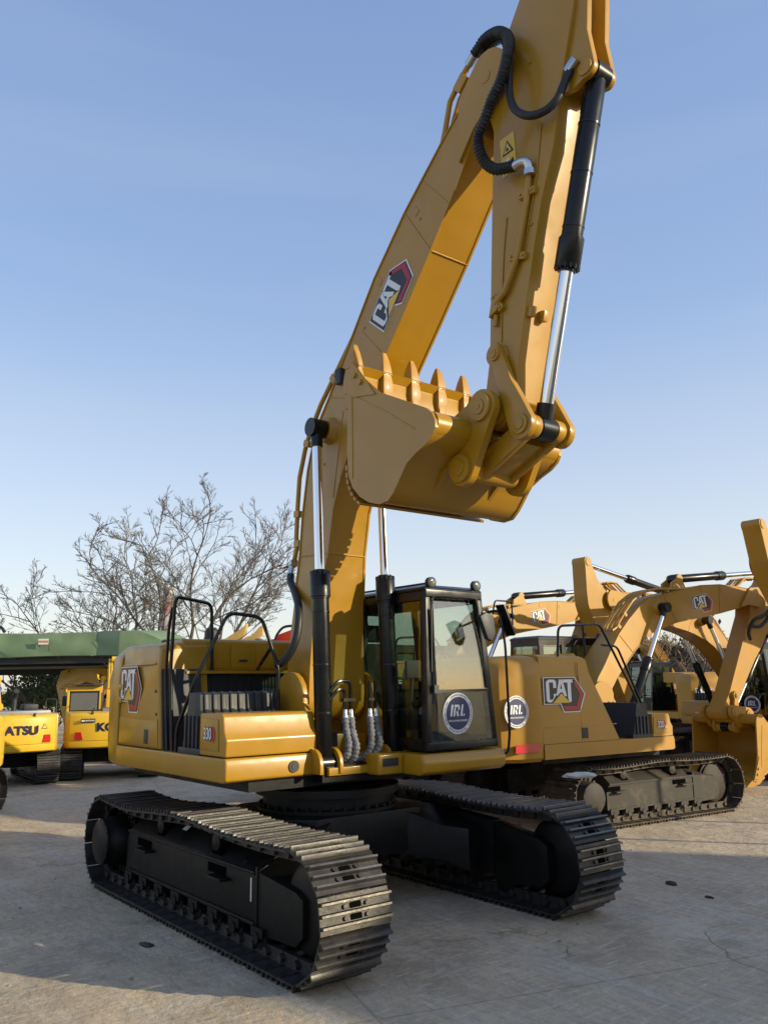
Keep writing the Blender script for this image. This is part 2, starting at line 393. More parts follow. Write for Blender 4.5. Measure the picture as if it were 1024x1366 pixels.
    for i in range(12):
        a = 2*pi*i/12; fd.cyl((-xc+.215*cos(a),y0+s*.285,Z+.215*sin(a)),(-xc+.215*cos(a),y0+s*.302,Z+.215*sin(a)),.014,n=6)
    fd.build('final_drive', um, root)
    idl = MB(); idl.lathe((xc-.02,y0-.1,Z),(0,1,0),[(0,.28),(.03,.33),(.06,.33),(.07,.36),(.13,.36),(.14,.33),(.17,.33),(.2,.28)],32)
    idl.build('idler_wheel', um, root)

def excavator(name, label, group, c):
    root = empty(name); tag(root, label, 'excavator', group); D = c['detail']; Y = c['paint']; um = c['und']; bv = lambda r: r if D else 0
    # ---- undercarriage (may be slewed against the upper)
    ur = root
    for s in (-1, 1): track(root, s, c, D)
    g = c['gauge']; b = MB()
    b.prismz([(.75,-.62),(.75,.62),(.45,.9),(-.45,.9),(-.75,.62),(-.75,-.62),(-.45,-.9),(.45,-.9)], .50, .90)
    for sx in (-1, 1):
        for sy in (-1, 1):
            rg = []
            for t, hw, zt, zb in ((0,.36,.90,.48),(.35,.30,.88,.46),(.7,.22,.72,.38),(1,.30,.70,.30)):
                cx, cy = sx*(.42+t*.62), sy*(.45+t*(g-.62)); n_ = V((sy*.35, -sx*1., 0)).normalized()*hw
                rg.append([V((cx,cy,zb))-n_, V((cx,cy,zb))+n_, V((cx,cy,zt))+n_, V((cx,cy,zt))-n_])
            b.loft(rg)
    b.build('car_body', um, root, bevel=bv(.015))
    b = MB(); b.lathe((0,0,.88),(0,0,1),[(0,.72),(.05,.72),(.06,.66),(.16,.66),(.17,.74),(.24,.74)],48)
    for i in range(36):
        a = 2*pi*i/36; b.cyl((.69*cos(a),.69*sin(a),.92),(.69*cos(a),.69*sin(a),.965),.018,n=6)
    b.build('slewing_ring', um, root)
    # ---- upper frame
    z0, z1, zt = c['z0'], c['z1'], c['zt']; xs = c['seam']
    b = MB(); b.box(-2.2,.50,-1.2,1.2,z0-.10,z0+.02); b.box(-.9,.66,-.5,.62,z0-.06,z0+.1); b.build('frame_belly', UND, root)
    b = MB(); b.prism([(xs,z0+.0),(.53,z0),(.58,z0+.02),(.58,z1-.06),(.565,z1),(xs,z1)], -1.48, -.45); b.build('deck', Y, root, bevel=bv(.02), seg=3)
    b = MB(); b.prism([(xs,z0+.0),(.0,z0),(.0,z1),(xs,z1)], .42, 1.46); b.build('left_deck', Y, root, bevel=bv(.012))
    b = MB(); b.prism([(.50,z0),(.70,z0),(.70,z0+.07),(.50,z0+.10)], -.45, .33); b.box(.3,.50,-.449,.419,z0+.001,z0+.12)
    for y in (-.545,-.315,.295,.525):
        b.prism([(.42,z0+.02),(.72,z0+.02)]+arc(.57,1.375,.15,0,180,8), y-.02, y+.02)
    b.build('cylinder_bracket', Y, root, bevel=bv(.006))
    b = MB()
    for s in (-1, 1): b.prism([(-.55,z1-.1),(.50,z1-.1),(.42,1.75)]+arc(.0,1.99,.27,-10,190,10)+[(-.5,1.7)], s*.44-.03, s*.44+.03)
    b.box(-.6,-.35,-.42,.42,z1-.1,1.75)
    b.build('boom_mount', Y, root, bevel=bv(.01))
    if D:
        b = MB(); b.cyl((.581,-.77,1.375),(.592,-.77,1.375),.055,n=24); b.cyl((.592,-.77,1.375),(.596,-.77,1.375),.03,n=16); b.build('round_reflector_cap', BLKM, root)
    # cab base
    b = MB(); b.prism([(-.75,z0),(1.10,z0-.03),(1.16,z0+.0),(1.18,z0+.09),(1.14,z0+.17),(-.75,z0+.19)], .33, 1.46); b.prism([(.3,z0-.02),(.86,z0-.02),(.86,z0+.18),(.3,z0+.18)], .02, .33)
    b.build('cab_base', Y, root, bevel=bv(.025), seg=3)
    if D:
        b = MB(); b.box(.861,.866,.07,.26,z0+.06,z0+.135); b.build('label_plate', BLKM, root)
    # rear right body with side door
    xf0, xf1 = c['door']; yS = -1.465
    side = [(xs,z1+.005),(xf0,z1+.005),(xf1,zt-.27),(xf1-.02,zt-.07),(xf1-.09,zt-.02),(xs,zt-.0)]
    b = MB(); n = len(side)
    tuck = lambda x, z: (V((x, yS+(.0 if z < zt-.3 else .03), z)))
    b.loft([[V((x, yS+(.035 if z > zt-.15 else 0), z)) for x, z in side], [V((x, yS+.10 if z <= zt-.15 else yS+.14, z if z < zt-.15 else z+.03)) for x, z in side], [V((x,-.9, z if z < zt-.15 else z+.05)) for x, z in side]])
    bd = b.build('side_door', Y, root, bevel=bv(.03), seg=3)
    if D:
        e = MB(); xr, xf = xs+.06, xf0-.10
        for z_, t in ((z1+.30,.012),): e.box(xr,xf+.02,yS-.004,yS+.02,z_,z_+t)
        e.build('door_seam', Y, bd); e = MB()
        e.prism([(xr,z1+.03),(xf+.06,z1+.03),(xf+.03,z1+.30),(xr,z1+.30)], yS-.012, yS+.02); e.build('door_panel', Y, bd, bevel=.006); e = MB()
        e.prism([(xr+.02,zt-.22),(xf-.08,zt-.22),(xf-.1,zt-.2),(xr+.02,zt-.2)], yS-.006, yS+.02)
        e.build('door_seam', Y, bd, bevel=.006)
        for z_ in (z1+.5,zt-.45): MB().obox((xr-.02,yS-.004,z_),(.05,0,0),(0,.012,0),(0,0,.03)).build('door_hinge', Y, bd, bevel=.006)
        for x_, z_ in ((xf-.02,z1+.36),(xf-.05,zt-.5)): MB().cyl((x_,yS-.008,z_),(x_,yS+.01,z_),.016,n=10).build('door_bolt', BLKM, bd)
        MB().box(xf-.30,xf-.19,yS-.016,yS+.0,z1+.05,z1+.2).build('door_latch', BLKM, bd, bevel=.006)
    else:
        e = MB(); e.box((xs+xf0)/2-.02,(xs+xf0)/2-.008,yS-.003,yS+.01,z1+.02,zt-.1); e.build('door_seam', Y, bd)
        MB().box(xs+.05,xf0-.05,yS-.004,yS+.01,z1+.25,z1+.262).build('door_seam', Y, bd)
        MB().box(-1.60,-1.47,yS-.012,yS+.0,z1+.06,z1+.22).build('door_latch', BLKM, bd)
    lx, lz, lw = c['logo']; logo_decal((lx, yS-.0, lz), (1,0,0), (0,-1,0), lw, bd, None, .88 if D else .66)
    # black radiator guard facing forward, beside the hood
    b = MB(); b.prism([(xf0-.03,z1),(xf0+.03,z1),(xf1+.03,zt-.27),(xf1-.03,zt-.27)], -1.44, -1.0); b.box(xf1-.28,xf1-.2,-1.0,-.5,z1,zt-.28)
    if D:
        for yk in (-1.40,-1.22,-1.04): b.prism([(xf0+.03,z1+.02),(xf0+.036,z1+.02),(xf1+.036,zt-.3),(xf1+.03,zt-.3)], yk, yk+.012)
    b.build('pump_guard', BLKM, root)
    # counterweight
    xe = c['cwx']; b = MB(); prof = []
    pl = [(xs-.012,-1.47),(xe+.42,-1.47),(xe+.15,-1.33),(xe+.02,-.95),(xe,-.3),(xe,.3),(xe+.02,.95),(xe+.15,1.33),(xe+.42,1.47),(xs-.012,1.47)]
    if D: pl = [(xs-.012,-1.47),(xs-.30,-1.47),(xs-.56,-1.36),(xe+.10,-1.05),(xe,-.5),(xe,.5),(xe+.10,1.05),(xs-.56,1.36),(xs-.30,1.47),(xs-.012,1.47)]
    def ring(z, ins):
        return [V((x+(ins if x < xs-.05 else 0), y*(1-ins*.55), z)) for x, y in pl]
    b.loft([ring(z0-.03,.10), ring(z0+.03,.02), ring(z0+.25,.0), ring(zt-.35,.0), ring(zt-.12,.03), ring(zt-.02,.12), ring(zt+.01,.3)])
    cw = b.build('counterweight', Y, root, bevel=bv(.02), seg=3)
    if c.get('cw_mark'):
        sx, sz, sr = c['cw_mark']; round_sticker((sx, -1.475, sz), (1,0,0), (0,-1,0), sr, cw)
        MB().add([(sx-.05,-1.478,z0+.12),(sx+.42,-1.478,z0+.12),(sx+.47,-1.478,z0+.25),(sx-.05,-1.478,z0+.25)],[(0,1,2,3)]).build('reflector_strip', RREF, cw)
    if c.get('rear_mark'):
        logo_decal((xe-.003,.85,1.9), (0,-1,0), (-1,0,0), .8, cw); round_sticker((xe-.003,-.75,1.65), (0,-1,0), (-1,0,0), .22, cw)
    # engine hood and front bulkhead
    b = MB(); xh = c['hoodx']
    b.prism([(xs-.3,zt-.35),(xh,zt-.29),(xh,zt+.03),(xh-.04,zt+.06),(xs-.3,zt+.02)], -1.18, 1.30)
    hd = b.build('engine_hood', Y, root, bevel=bv(.02), seg=3)
    b = MB(); b.box(xh-.05,xh+.10,-1.17,.34,zt-.32,zt-.29); b.build('hood_ledge', Y, hd)
    if D:
        for ya, yb in ((-1.14,-.62),(-.60,-.37),(-.28,.30)):
            e = MB(); e.box(xh+.001,xh+.014,ya,yb,zt-.26,zt+.0); e.build('hood_panel', Y, hd, bevel=.006)
        for y in (-.45,.12): MB().box(xh+.014,xh+.03,y-.05,y+.05,zt-.19,zt-.165).build('hood_latch', BLKM, hd, bevel=.005)
        e = MB(); e.lathe((xs+.45,-.55,zt+.03),(0,0,1),[(0,.10),(.05,.10),(.06,.085),(.16,.085),(.2,.05)],20); e.build('air_intake_cap', BLKM, hd)
        e = MB(); e.cyl((xs+.3,.2,zt),(xs+.3,.2,zt+.12),.075,n=20); e.build('exhaust_pipe', GREYM, hd)
    b = MB(); b.box(xh-.40,xh-.02,-.98,.40,z1-.05,zt-.325)
    if D:
        for k in range(26): y = -1.0+k*.045; b.box(xh-.02,xh-.008,y,y+.012,zt-.62,zt-.34)
    b.build('radiator_grille', BLKM, root)
    b = MB(); b.box(xh-.3,.2,-.41,.36,z1-.12,1.62); b.box(-.42,-.25,-.36,.36,1.6,1.72); b.build('center_housing', Y, root, bevel=bv(.01))
    # storage box with number badge
    zb = c['boxz']; b = MB(); bx = c['boxx']
    b.prism([(bx,z1+.01),(.555,z1+.01),(.565,z1+.16),(.52,z1+.23),(.49,zb-.02),(.46,zb),(bx,zb)], -1.47, -.49)
    sb = b.build('storage_box', Y, root, bevel=bv(.03), seg=4)
    e = MB(); xm = (bx+.46)/2
    e.prism([(xm-.19,z1+.06),(xm+.19,z1+.06),(xm+.17,zb-.05),(xm-.17,zb-.05)], -1.482, -1.46); bp_ = e.build('badge_panel', Y, sb, bevel=bv(.012))
    d = Decal((xm+.0,-1.4835,(z1+zb)/2+.01), (1,0,0), (0,-1,0), .115)
    d.poly([(x*1.15,y*.75) for x,y in [(.2,-.8),(.8,-.8),(1,-.3),(1,.3),(.8,.8),(.2,.8)]], 0, 1)
    d.text(c['num'], 1.3, (-.1,0), 1, 2, .09, .72); d.text(c['num'], 1.3, (-.1,0), 2, 0, .03, .72); 
    (d.text('GC', .5, (1.0,-.35), 2, 0, .02, .8) if c['num'] == '320' else None); d.build('number_badge', [WHT, LRED, LBLK], sb)
    # black plastic tank and steps behind the box
    b = MB(); xt0, xt1 = bx-.46, bx-.02
    b.prism([(xt0,z1),(xt1,z1),(xt1,zb-.02),(xt1-.05,zb+.02),(xt1-.065,zb+.17),(xt1-.10,zb+.19),(xt0+.14,zb+.19),(xt0+.10,zb-.02)], -1.44, -.60)
    for k in range(9):
        y = -1.40+k*.092; b.prism([(xt1-.001,zb-.2),(xt1+.018,zb-.2),(xt1+.018,zb-.01),(xt1-.03,zb+.03),(xt1-.045,zb+.17),(xt1-.10,zb+.20),(xt1-.10,zb)], y, y+.045)
    for k in range(4): x = xt0+.09+k*.085; b.box(x,x+.035,-1.462,-1.43,z1+.06,zb-.03)
    b.box(xt0-.03,xt1+.01,-1.465,-1.30,z1+.001,z1+.06)
    b.build('step_tank', BLKM, root, bevel=bv(.008))
    # handrails
    rr = .019
    if D:
        b = MB(); b.tube(fillet([(-.70,-1.42,z1),(-.80,-1.42,2.33),(-.745,-1.42,3.06),(-.95,-.90,3.02),(-1.0,-.85,2.30)], .09), rr, 10)
        b.tube(fillet([(-.78,-1.43,2.95),(-.86,-1.43,2.75),(-.90,-1.43,2.2),(-.80,-1.43,z1)], .1), rr*.9, 10)
        b.build('handrail', BLK, root)
        b = MB(); b.tube(fillet([(-.58,-1.43,z1),(-.58,-1.43,1.70),(-.24,-1.40,2.20),(-.2,-1.08,2.86),(-.1,-.75,2.82),(.0,-.60,2.30),(.0,-.60,1.5)], .09), rr, 10)
        b.tube([(-.045,-.67,2.50),(-1.02,-.27,2.31)], rr, 10)
        b.build('handrail', BLK, root)
    else:
        b = MB(); b.tube(fillet([(-1.95,-1.38,zt),(-1.90,-1.38,3.15),(-.95,-1.38,3.2),(-.20,-1.40,1.95),(-.10,-1.40,z1)], .12), rr*1.1, 8)
        b.tube([(-1.35,-1.38,3.17),(-1.33,-1.38,zt)], rr, 8)
        b.build('handrail', BLK, root)
        b = MB(); b.tube(fillet([(-.85,-1.30,2.86),(-.48,-1.30,2.84),(.0,-1.38,1.75),(.0,-1.4,z1)], .1), rr, 8); b.build('handrail', BLK, root)
    cab(root, c)
    work_equipment(root, c)
    return root

def bar(b, p, q, w, d, mi=0):
    p, q = V(p), V(q); Z = (q-p); X = V(w) ; Y = V(d)
    b.obox((p+q)/2, X, Y, Z/2, mi)

def cab(root, c):
    D = c['detail']; bv = lambda r: r if D else 0
    zb, zt = c['z0']+.19, 3.08; xf, xr = 1.12, -.62
    # y at bottom / top for both sides
    yRb, yRt, yLb, yLt = .44, .46, 1.43, 1.26
    b = MB()
    xfr = lambda z: 1.10
    def yR(z): return yRb+(yRt-yRb)*(z-zb)/(zt-zb)
    def yL(z): return yLb+(yLt-yLb)*(z-zb)/(zt-zb)
    def post(x0, x1, side, za, zc, t=.055):
        f = yR if side < 0 else yL; s = 1 if side < 0 else -1
        q = [(x, f(z)+o*s, z) for z in (za, zc) for x, o in ((x0,0),(x1,0),(x1,t),(x0,t))]
        if x1 > 1: q = [(x+(xfr(z)-1.12 if True else 0), y, z) for x, y, z in q]
        b.add(q, [(0,1,2,3),(4,7,6,5),(0,4,5,1),(1,5,6,2),(2,6,7,3),(3,7,4,0)])
    for s in (-1, 1):
        post(1.03, 1.12, s, zb, zt-.03, .075)          # front pillars
        post(-.05, .06, s, zb, zt-.03)
        post(-.62, -.52, s, zb, zt-.03)
        f = yR if s < 0 else yL
        for za, zc, xa, xb in ((zb,zb+.12,-.62,1.07),(zt-.13,zt-.02,-.62,1.1),(zb+.12,zb+.52,-.62,-.03)):
            y_ = f((za+zc)/2); b.box(xa,xb,min(y_,y_-s*.045)+.004,max(y_,y_-s*.045)-.004,za,zc)
    b.box(xfr(zb)-.05,xfr(zb)+.012,yRb+.01,yLb-.01,zb,zb+.085)                     # front sill
    b.box(xfr(zt)-.07,xfr(zt)+.008,yRt,yLt,zt-.10,zt-.01)                          # header
    b.box(-.63,-.58,yRb,yLb-.05,zb,zb+.7); b.box(-.63,-.58,yRt,yLt,zt-.15,zt-.02)
    b.box(-.6,1.08,yRb+.02,yLb-.02,zb-.0,zb+.03)
    cb = b.build('cab', BLK, root, bevel=bv(.018), seg=3)
    r = MB(); r.loft([[V((x,y,z)) for x,y in ((-.64,yRt-.01),(1.10,yRt-.01),(1.10,yLt+.01),(-.64,yLt+.01))] for z in (zt-.03,zt+.005)]+[[V((x,y,zt+.04)) for x,y in ((-.58,yRt+.06),(1.02,yRt+.06),(1.02,yLt-.06),(-.58,yLt-.06))]])
    r.build('cab_roof', BLK, cb, bevel=bv(.02), seg=3)
    # glass: upper windscreen, lower pane, side panes
    xg = lambda z: xfr(z)-.004-.075*(max(0,z-zs)/(zt-zs))**2
    zs = c['z0']+.77
    def pane(nm, z_a, z_b, m_):
        g = MB(); zz = [z_a+(z_b-z_a)*i/8 for i in range(9)]
        g.loft([[V((xg(z),yR(z)+.06,z)),V((xg(z),yL(z)-.06,z)),V((xg(z)-.007,yL(z)-.06,z)),V((xg(z)-.007,yR(z)+.06,z))] for z in zz]); return g.build(nm, m_, cb)
    pane('windscreen', zs+.012, zt-.09, c['glass']); lowp = pane('lower_window', zb+.08, zs-.012, GLSL)
    for s in (-1, 1):
        f = yR if s < 0 else yL
        for xa, xb, za, zc in ((.06,1.05,zb+.12,zt-.13),(-.52,-.05,zb+.52,zt-.13)):
            g = MB(); P = [(xa,f(za)-s*.02,za),(xb,f(za)-s*.02,za),(xb,f(zc)-s*.02,zc),(xa,f(zc)-s*.02,zc)]
            g.add(P+[(x,y-s*.006,z) for x,y,z in P], [(0,1,2,3),(7,6,5,4),(0,4,5,1),(1,5,6,2),(2,6,7,3),(3,7,4,0)])
            g.build('side_window', GLSD, cb)
    g = MB(); g.box(-.612,-.604,yRb+.05,yLt-.04,zb+.7,zt-.15); g.build('rear_window', GLSD, cb)
    sb = MB(); z_ = zs; sb.box(xfr(z_)-.03,xfr(z_)+.004,yR(z_)+.055,yL(z_)-.055,z_-.014,z_+.014)
    if D:   # rubber seal round the windscreen
        zz0, zz1 = zs+.02, zt-.11
        for (p, q) in (((xfr(zz0)+.004,yR(zz0)+.085,zz0),(xfr(zz1)+.004,yR(zz1)+.085,zz1)), ((xfr(zz0)+.004,yL(zz0)-.085,zz0),(xfr(zz1)+.004,yL(zz1)-.085,zz1))):
            sb.tube([p, q], .012, 8)
        p1 = [(xfr(zz1)+.006,yR(zz1)+.085,zz1-.06),(xfr(zz1)+.006,yR(zz1)+.10,zz1),(xfr(zz1)+.006,yR(zz1)+.16,zz1+.035),(xfr(zz1)+.006,yL(zz1)-.16,zz1+.035),(xfr(zz1)+.006,yL(zz1)-.10,zz1),(xfr(zz1)+.006,yL(zz1)-.085,zz1-.06)]
        sb.tube(crom(p1,4), .012, 8)
    sb.build('window_seal', RUB, cb)
    if c.get('sticker', True):
        zc_ = (zb+zs)/2+.065; round_sticker((xg(zc_)+.004, .86, zc_), (0,1,0), (1,0,-.03), .205, lowp)
    # interior
    s = MB(); s.box(-.30,.22,.68,1.16,zb+.42,zb+.56); s.loft([[V((x,y,z)) for x,y in ((-.34+q,.68+w),(-.18+q,.68+w),(-.18+q,1.16-w),(-.34+q,1.16-w))] for z,q,w in ((zb+.5,0,.0),(zb+.95,-.09,.02),(zb+1.12,-.12,.08))])
    s.loft([[V((x,y,z)) for x,y in ((-.46,.78),(-.36,.78),(-.36,1.06),(-.46,1.06))] for z in (zb+1.14,zb+1.34)]); s.box(-.25,.15,.72,1.12,zb+.03,zb+.42)
    s.build('operator_seat', SEAT, cb, bevel=bv(.04), seg=3)
    k = MB()
    for ya, xe in ((.50,.40),(1.17,.22)): k.box(-.30,xe,ya,ya+.15,zb+.42,zb+.60); k.cyl((xe-.06,ya+.08,zb+.60),(xe,ya+.08,zb+.80),.022,n=10); k.sphere((xe,ya+.08,zb+.82),.04,sz=1.5)
    for ya in (.86,1.0): k.tube(crom([(.80,ya,zb+.05),(.78,ya,zb+.45),(.70,ya,zb+.62)],5), .012, 8); k.obox((.84,ya,zb+.10),(.07,0,.03),(0,.05,0),(0,0,.01))
    k.obox((.78,.58,zb+.80),(.02,0,.005),(0,.13,0),(0,0,.09)); k.tube([(.72,.52,zb+.1),(.77,.54,zb+.75)], .02, 8); k.box(.55,.8,.50,.58,zb+.05,zb+.40)
    k.tube([(.45,1.28,zb+.66),(.45,.6,zb+.72)], .016, 8); k.box(-.55,-.40,.55,1.3,zb+.05,zb+.9); k.obox((.55,1.0,zb+.74),(.02,0,.01),(0,.10,0),(0,0,.07)); k.tube([(.5,1.0,zb+.4),(.54,1.0,zb+.7)],.018,8)
    k.build('control_console', INT, cb, bevel=bv(.01))
    # lights, wiper, mirrors, rails
    for y in (yRt+.10, yLt-.06):
        l = MB(); l.lathe((1.03,y,zt+.06),(1,0,-.06),[(0,.03),(.02,.055),(.07,.058),(.075,.05)],18); l.box(1.03,1.07,y-.015,y+.015,zt-.01,zt+.02)
        lo = l.build('work_light', BLKM, cb)
        MB().lathe((1.103,y,zt+.0555),(1,0,-.06),[(0,.047),(.006,.04),(.009,.02)],18).build('lamp_lens', LAMP, lo)
    if D:
        w = MB(); w.tube([(xfr(2.1)+.03,.55,2.08),(xfr(2.5)+.03,.535,2.5),(xfr(2.9)+.03,.53,2.86)], .010, 8); w.obox((xfr(2.5)+.018,.515,2.55),(.008,0,0),(0,.006,0),(.01,0,.32)); w.box(1.1,1.14,.52,.58,2.02,2.1)
        w.build('wiper', RUB, cb)
        h = MB(); h.tube(fillet([(1.10,1.33,2.86),(1.20,1.43,2.88),(1.22,1.47,2.5),(1.20,1.50,1.60),(1.17,1.49,1.38),(1.08,1.42,1.38)], .08), .014, 8)
        h.tube(fillet([(1.16,1.36,2.83),(1.20,1.36,2.98),(1.20,1.62,2.98),(1.20,1.62,2.72)], .04), .009, 8)
        h.build('cab_handrail', BLK, cb)
        mr = MB(); mr.loft([[V((1.27+dx,y,z)) for y,z in ((1.01,2.79),(1.10,2.83),(1.20,2.80),(1.22,2.62),(1.17,2.54),(1.11,2.56))] for dx in (0,.06)]); mr.tube([(1.12,1.30,2.80),(1.28,1.20,2.76)], .014, 8)
        mo = mr.build('wing_mirror', BLKM, cb, bevel=.012); MB().add([(1.268,1.03,2.77),(1.268,1.19,2.77),(1.268,1.2,2.64),(1.268,1.12,2.58)],[(0,1,2,3)]).build('mirror_face', MIRR, mo)
        mr = MB(); mr.loft([[V((1.18+dx,y,z)) for y,z in ((1.38,2.93),(1.41,2.93),(1.55,2.62),(1.53,2.60))] for dx in (0,.13)]); mr.cyl((1.2,1.62,2.80),(1.2,1.62,2.85),.03,n=10)
        mr.build('wing_mirror', BLK, cb, bevel=.008)
        a = MB(); a.cyl((.35,.5,zt+.02),(.35,.5,zt+.10),.02,n=8); a.tube(fillet([(-.5,.7,zt+.03),(-.5,.7,zt+.09),(.9,.7,zt+.08),(.9,.7,zt+.03)],.04),.012,8); a.build('roof_fitting', BLK, cb)
def work_equipment(root, c):
    D = c['detail']; Y = c['paint']; bv = lambda r: r if D else 0
    TB = rot2(FOOT, c.get('ab',0.), c.get('kb',1.))
    tip = TB(V((TIP[0],0,TIP[1]))); TS = rot2(TIP, c.get('as',0.), c.get('kb',1.), (tip.x, tip.z))
    nz = TS(V((NOSEP[0],0,NOSEP[1]))); TK = rot2(NOSEP, c.get('ak',0.), c.get('kb',1.), (nz.x, nz.z))
    k = c.get('kb',1.)
    # ---- boom: box section lofted along stations (top edge, low edge, half width)
    st = [((-.19,2.00),(.19,2.00),.35),((-.24,2.3),(.20,2.3),.345),((-.22,2.65),(.215,2.65),.325),((-.205,3.05),(.285,3.02),.28),((-.178,3.5),(.378,3.47),.236),((-.125,3.95),(.475,3.93),.235),
          ((-.02,4.45),(.62,4.25),.235),((.10,4.77),(.80,4.54),.235),((.24,4.99),(.95,4.77),.235),((.407,5.181),(1.09,4.96),.235),((.805,5.685),(1.32,5.23),.235),((1.239,6.229),(1.70,5.66),.235),((1.746,6.724),(2.12,6.15),.235),((2.328,7.188),(2.52,6.65),.235),((2.75,7.49),(2.80,7.02),.235)]
    b = MB()
    b.loft([[V((t[0],-h,t[1])),V((l[0],-h,l[1])),V((l[0],h,l[1])),V((t[0],h,t[1]))] for t, l, h in st])
    b.prism(arc(0,1.95,.19,180,360,10)+[(.19,2.005),(-.19,2.005)], -.345, .345)
    # nose fork plates
    for s in (-1, 1):
        b.prism([(2.62,7.42),(2.60,6.80),(2.80,7.03)]+arc(2.98,7.45,.255,-70,110,12), s*.264-.025, s*.264+.025)
        b.cyl((2.98,s*.26,7.45),(2.98,s*.294,7.45),.06,n=24)
    # flange lips along both edges
    for i in range(3, len(st)-1):
        for e in (0, 1):
            for s in (-1, 1):
                p, q = st[i][e], st[i+1][e]; h0, h1 = st[i][2], st[i+1][2]
                P, Q = V((p[0],s*h0,p[1])), V((q[0],s*h1,q[1])); d = (Q-P).normalized(); nn = V((0,1,0)).cross(d).normalized()*.008
                b.obox((P+Q)/2, (Q-P)/2, (0,.012,0), nn)
    for t, l, h in (st[4], st[9], st[12]):    # weld seams
        P = [V((t[0],-h-.003,t[1])),V((l[0],-h-.003,l[1])),V((l[0],h+.003,l[1])),V((t[0],h+.003,t[1]))]
        for a_, b_ in ((0,1),(1,2),(2,3)):
            dd = (P[b_]-P[a_]); off = V((0,-.0,0)) if a_ != 1 else V((.003,0,-.003)); b.tube([P[a_]+off, P[b_]+off], .007, 6)
    # cylinder pin bosses
    for s in (-1, 1): b.lathe((.43,s*.22,4.79),(0,s,0),[(0,.17),(.02,.15),(.09,.13),(.10,.12)],28)
    if D:
        for s in (-1, 1):
            for i in range(6): a = i*pi/3; b.cyl((.43+.085*cos(a),s*.30,4.79+.085*sin(a)),(.43+.085*cos(a),s*.325,4.79+.085*sin(a)),.012,n=6)
        for p, q in (((.47,4.05),(.66,4.95)),((1.32,5.40),(1.02,5.72)),((2.02,6.95),(2.38,6.52))):   # bead of weld where plates join on the web
            b.tube([(p[0],-.2365,p[1]),(q[0],-.2365,q[1])], .006, 6)
        b.prism([(2.42,6.66),(2.50,6.58),(2.92,7.20),(2.84,7.28)], -.252, -.235)
        for x, z in ((1.05,5.75),(1.98,6.55),(.30,4.45)): b.cyl((x,-.245,z),(x,-.232,z),.013,n=8)
    # stick-cylinder bracket on the boom top
    for s in (-1, 1): b.prism([(.70,5.50),(1.02,5.92),(.78,6.02)]+arc(.72,5.98,.10,40,220,8)+[(.56,5.7)] if not D else [(.45,5.22),(.60,5.42),(.52,5.44)], s*.12-.02, s*.12+.02)
    bo = b.build('boom', Y, root, T=TB, bevel=0, ang=32)
    logo_decal((1.535,-.2365,5.93), (.64,0,.77), (0,-1,0), .70, bo, TB, .62)
    pp = [(-.35,-.21,3.46),(-.283,-.21,3.618),(-.295,-.21,3.748),(-.272,-.21,4.078),(-.235,-.21,4.411),(-.12,-.21,4.716),(-.02,-.21,4.89),(.2,-.21,5.158),(.694,-.21,5.617),(1.10,-.21,5.99),(1.301,-.21,6.184),(1.931,-.21,6.705),(2.15,-.21,6.92),(2.257,-.21,7.067),(2.343,-.21,7.286),(2.431,-.21,7.574),(2.60,-.21,7.73),(2.744,-.21,7.824)]
    b = MB(); b.tube([TB(V(p)) for p in pp], .027*k, 10)
    b.build('hydraulic_pipe', Y, bo)
    for yy in () if D else (-.13,-.05,.05,.13): MB().tube([TB(V((p[0],yy,p[2]))) for p in pp], .024*k, 8).build('hydraulic_pipe', Y, bo)
    if not D:
        for q in ([(2.70,-.25,7.82),(3.05,-.33,7.95),(3.36,-.38,7.62),(3.30,-.38,7.15),(3.05,-.36,6.75),(3.1,-.3,6.45),(3.3,-.26,6.35)],[(2.72,-.2,7.84),(3.1,-.25,7.98),(3.5,-.3,7.5),(3.4,-.32,6.9),(3.1,-.3,6.6)]): MB().tube([TB(V(p)) for p in crom(q,6)], .04, 8).build('rubber_hose', RUB, bo)
    b = MB(); b.tube([TB(V(p)) for p in [(1.95,-.12,6.86),(2.22,-.12,7.10),(2.30,-.12,7.25),(2.37,-.12,7.44),(2.47,-.12,7.62),(2.68,-.12,7.76),(2.76,-.12,7.83)]], .02*k, 8); b.build('hydraulic_pipe', Y, bo)
    for x, z, ux, uz in ((-.28,4.0,.1,1),(-.275,3.66,0,1),(1.30,6.184,.75,.66),(.45,5.39,.75,.66),(1.9,6.68,.75,.66),(-.08,4.78,.4,.9)):
        u = V((ux,0,uz)).normalized(); nn = V((u.z,0,-u.x)); MB().obox(V((x,-.205,z))+nn*.02, u*.035, (0,.035,0), nn*.05).build('pipe_clamp', Y, bo, T=TB)
    if D:
        b = MB(); b.obox((2.60,-.17,7.66),(.06,0,.05),(0,.07,0),(-.04,0,.05)); b.obox((2.66,-.10,7.56),(.05,0,.05),(0,.03,0),(.03,0,-.04)); b.cyl((2.55,-.17,7.80),(2.60,-.17,7.72),.02,n=8); b.obox((2.62,-.12,7.50),(.012,0,.015),(0,.02,0),(.05,0,-.06))
        b.build('hose_manifold', Y, bo, bevel=.006)
        MB().tube([(2.70,-.215,7.795),(2.80,-.22,7.85)], .04, 12).build('hose_fitting', ZNC, bo); MB().tube([(2.72,-.13,7.79),(2.80,-.14,7.83)], .028, 10).build('hose_fitting', ZNC, bo)
        b = MB(); b.tube([(-.36,-.21,3.47),(-.37,-.23,3.38),(-.34,-.26,3.28)], .036, 10); b.cyl((-.39,-.21,3.44),(-.32,-.21,3.46),.05,n=10); b.build('hose_fitting', ZNC, bo)
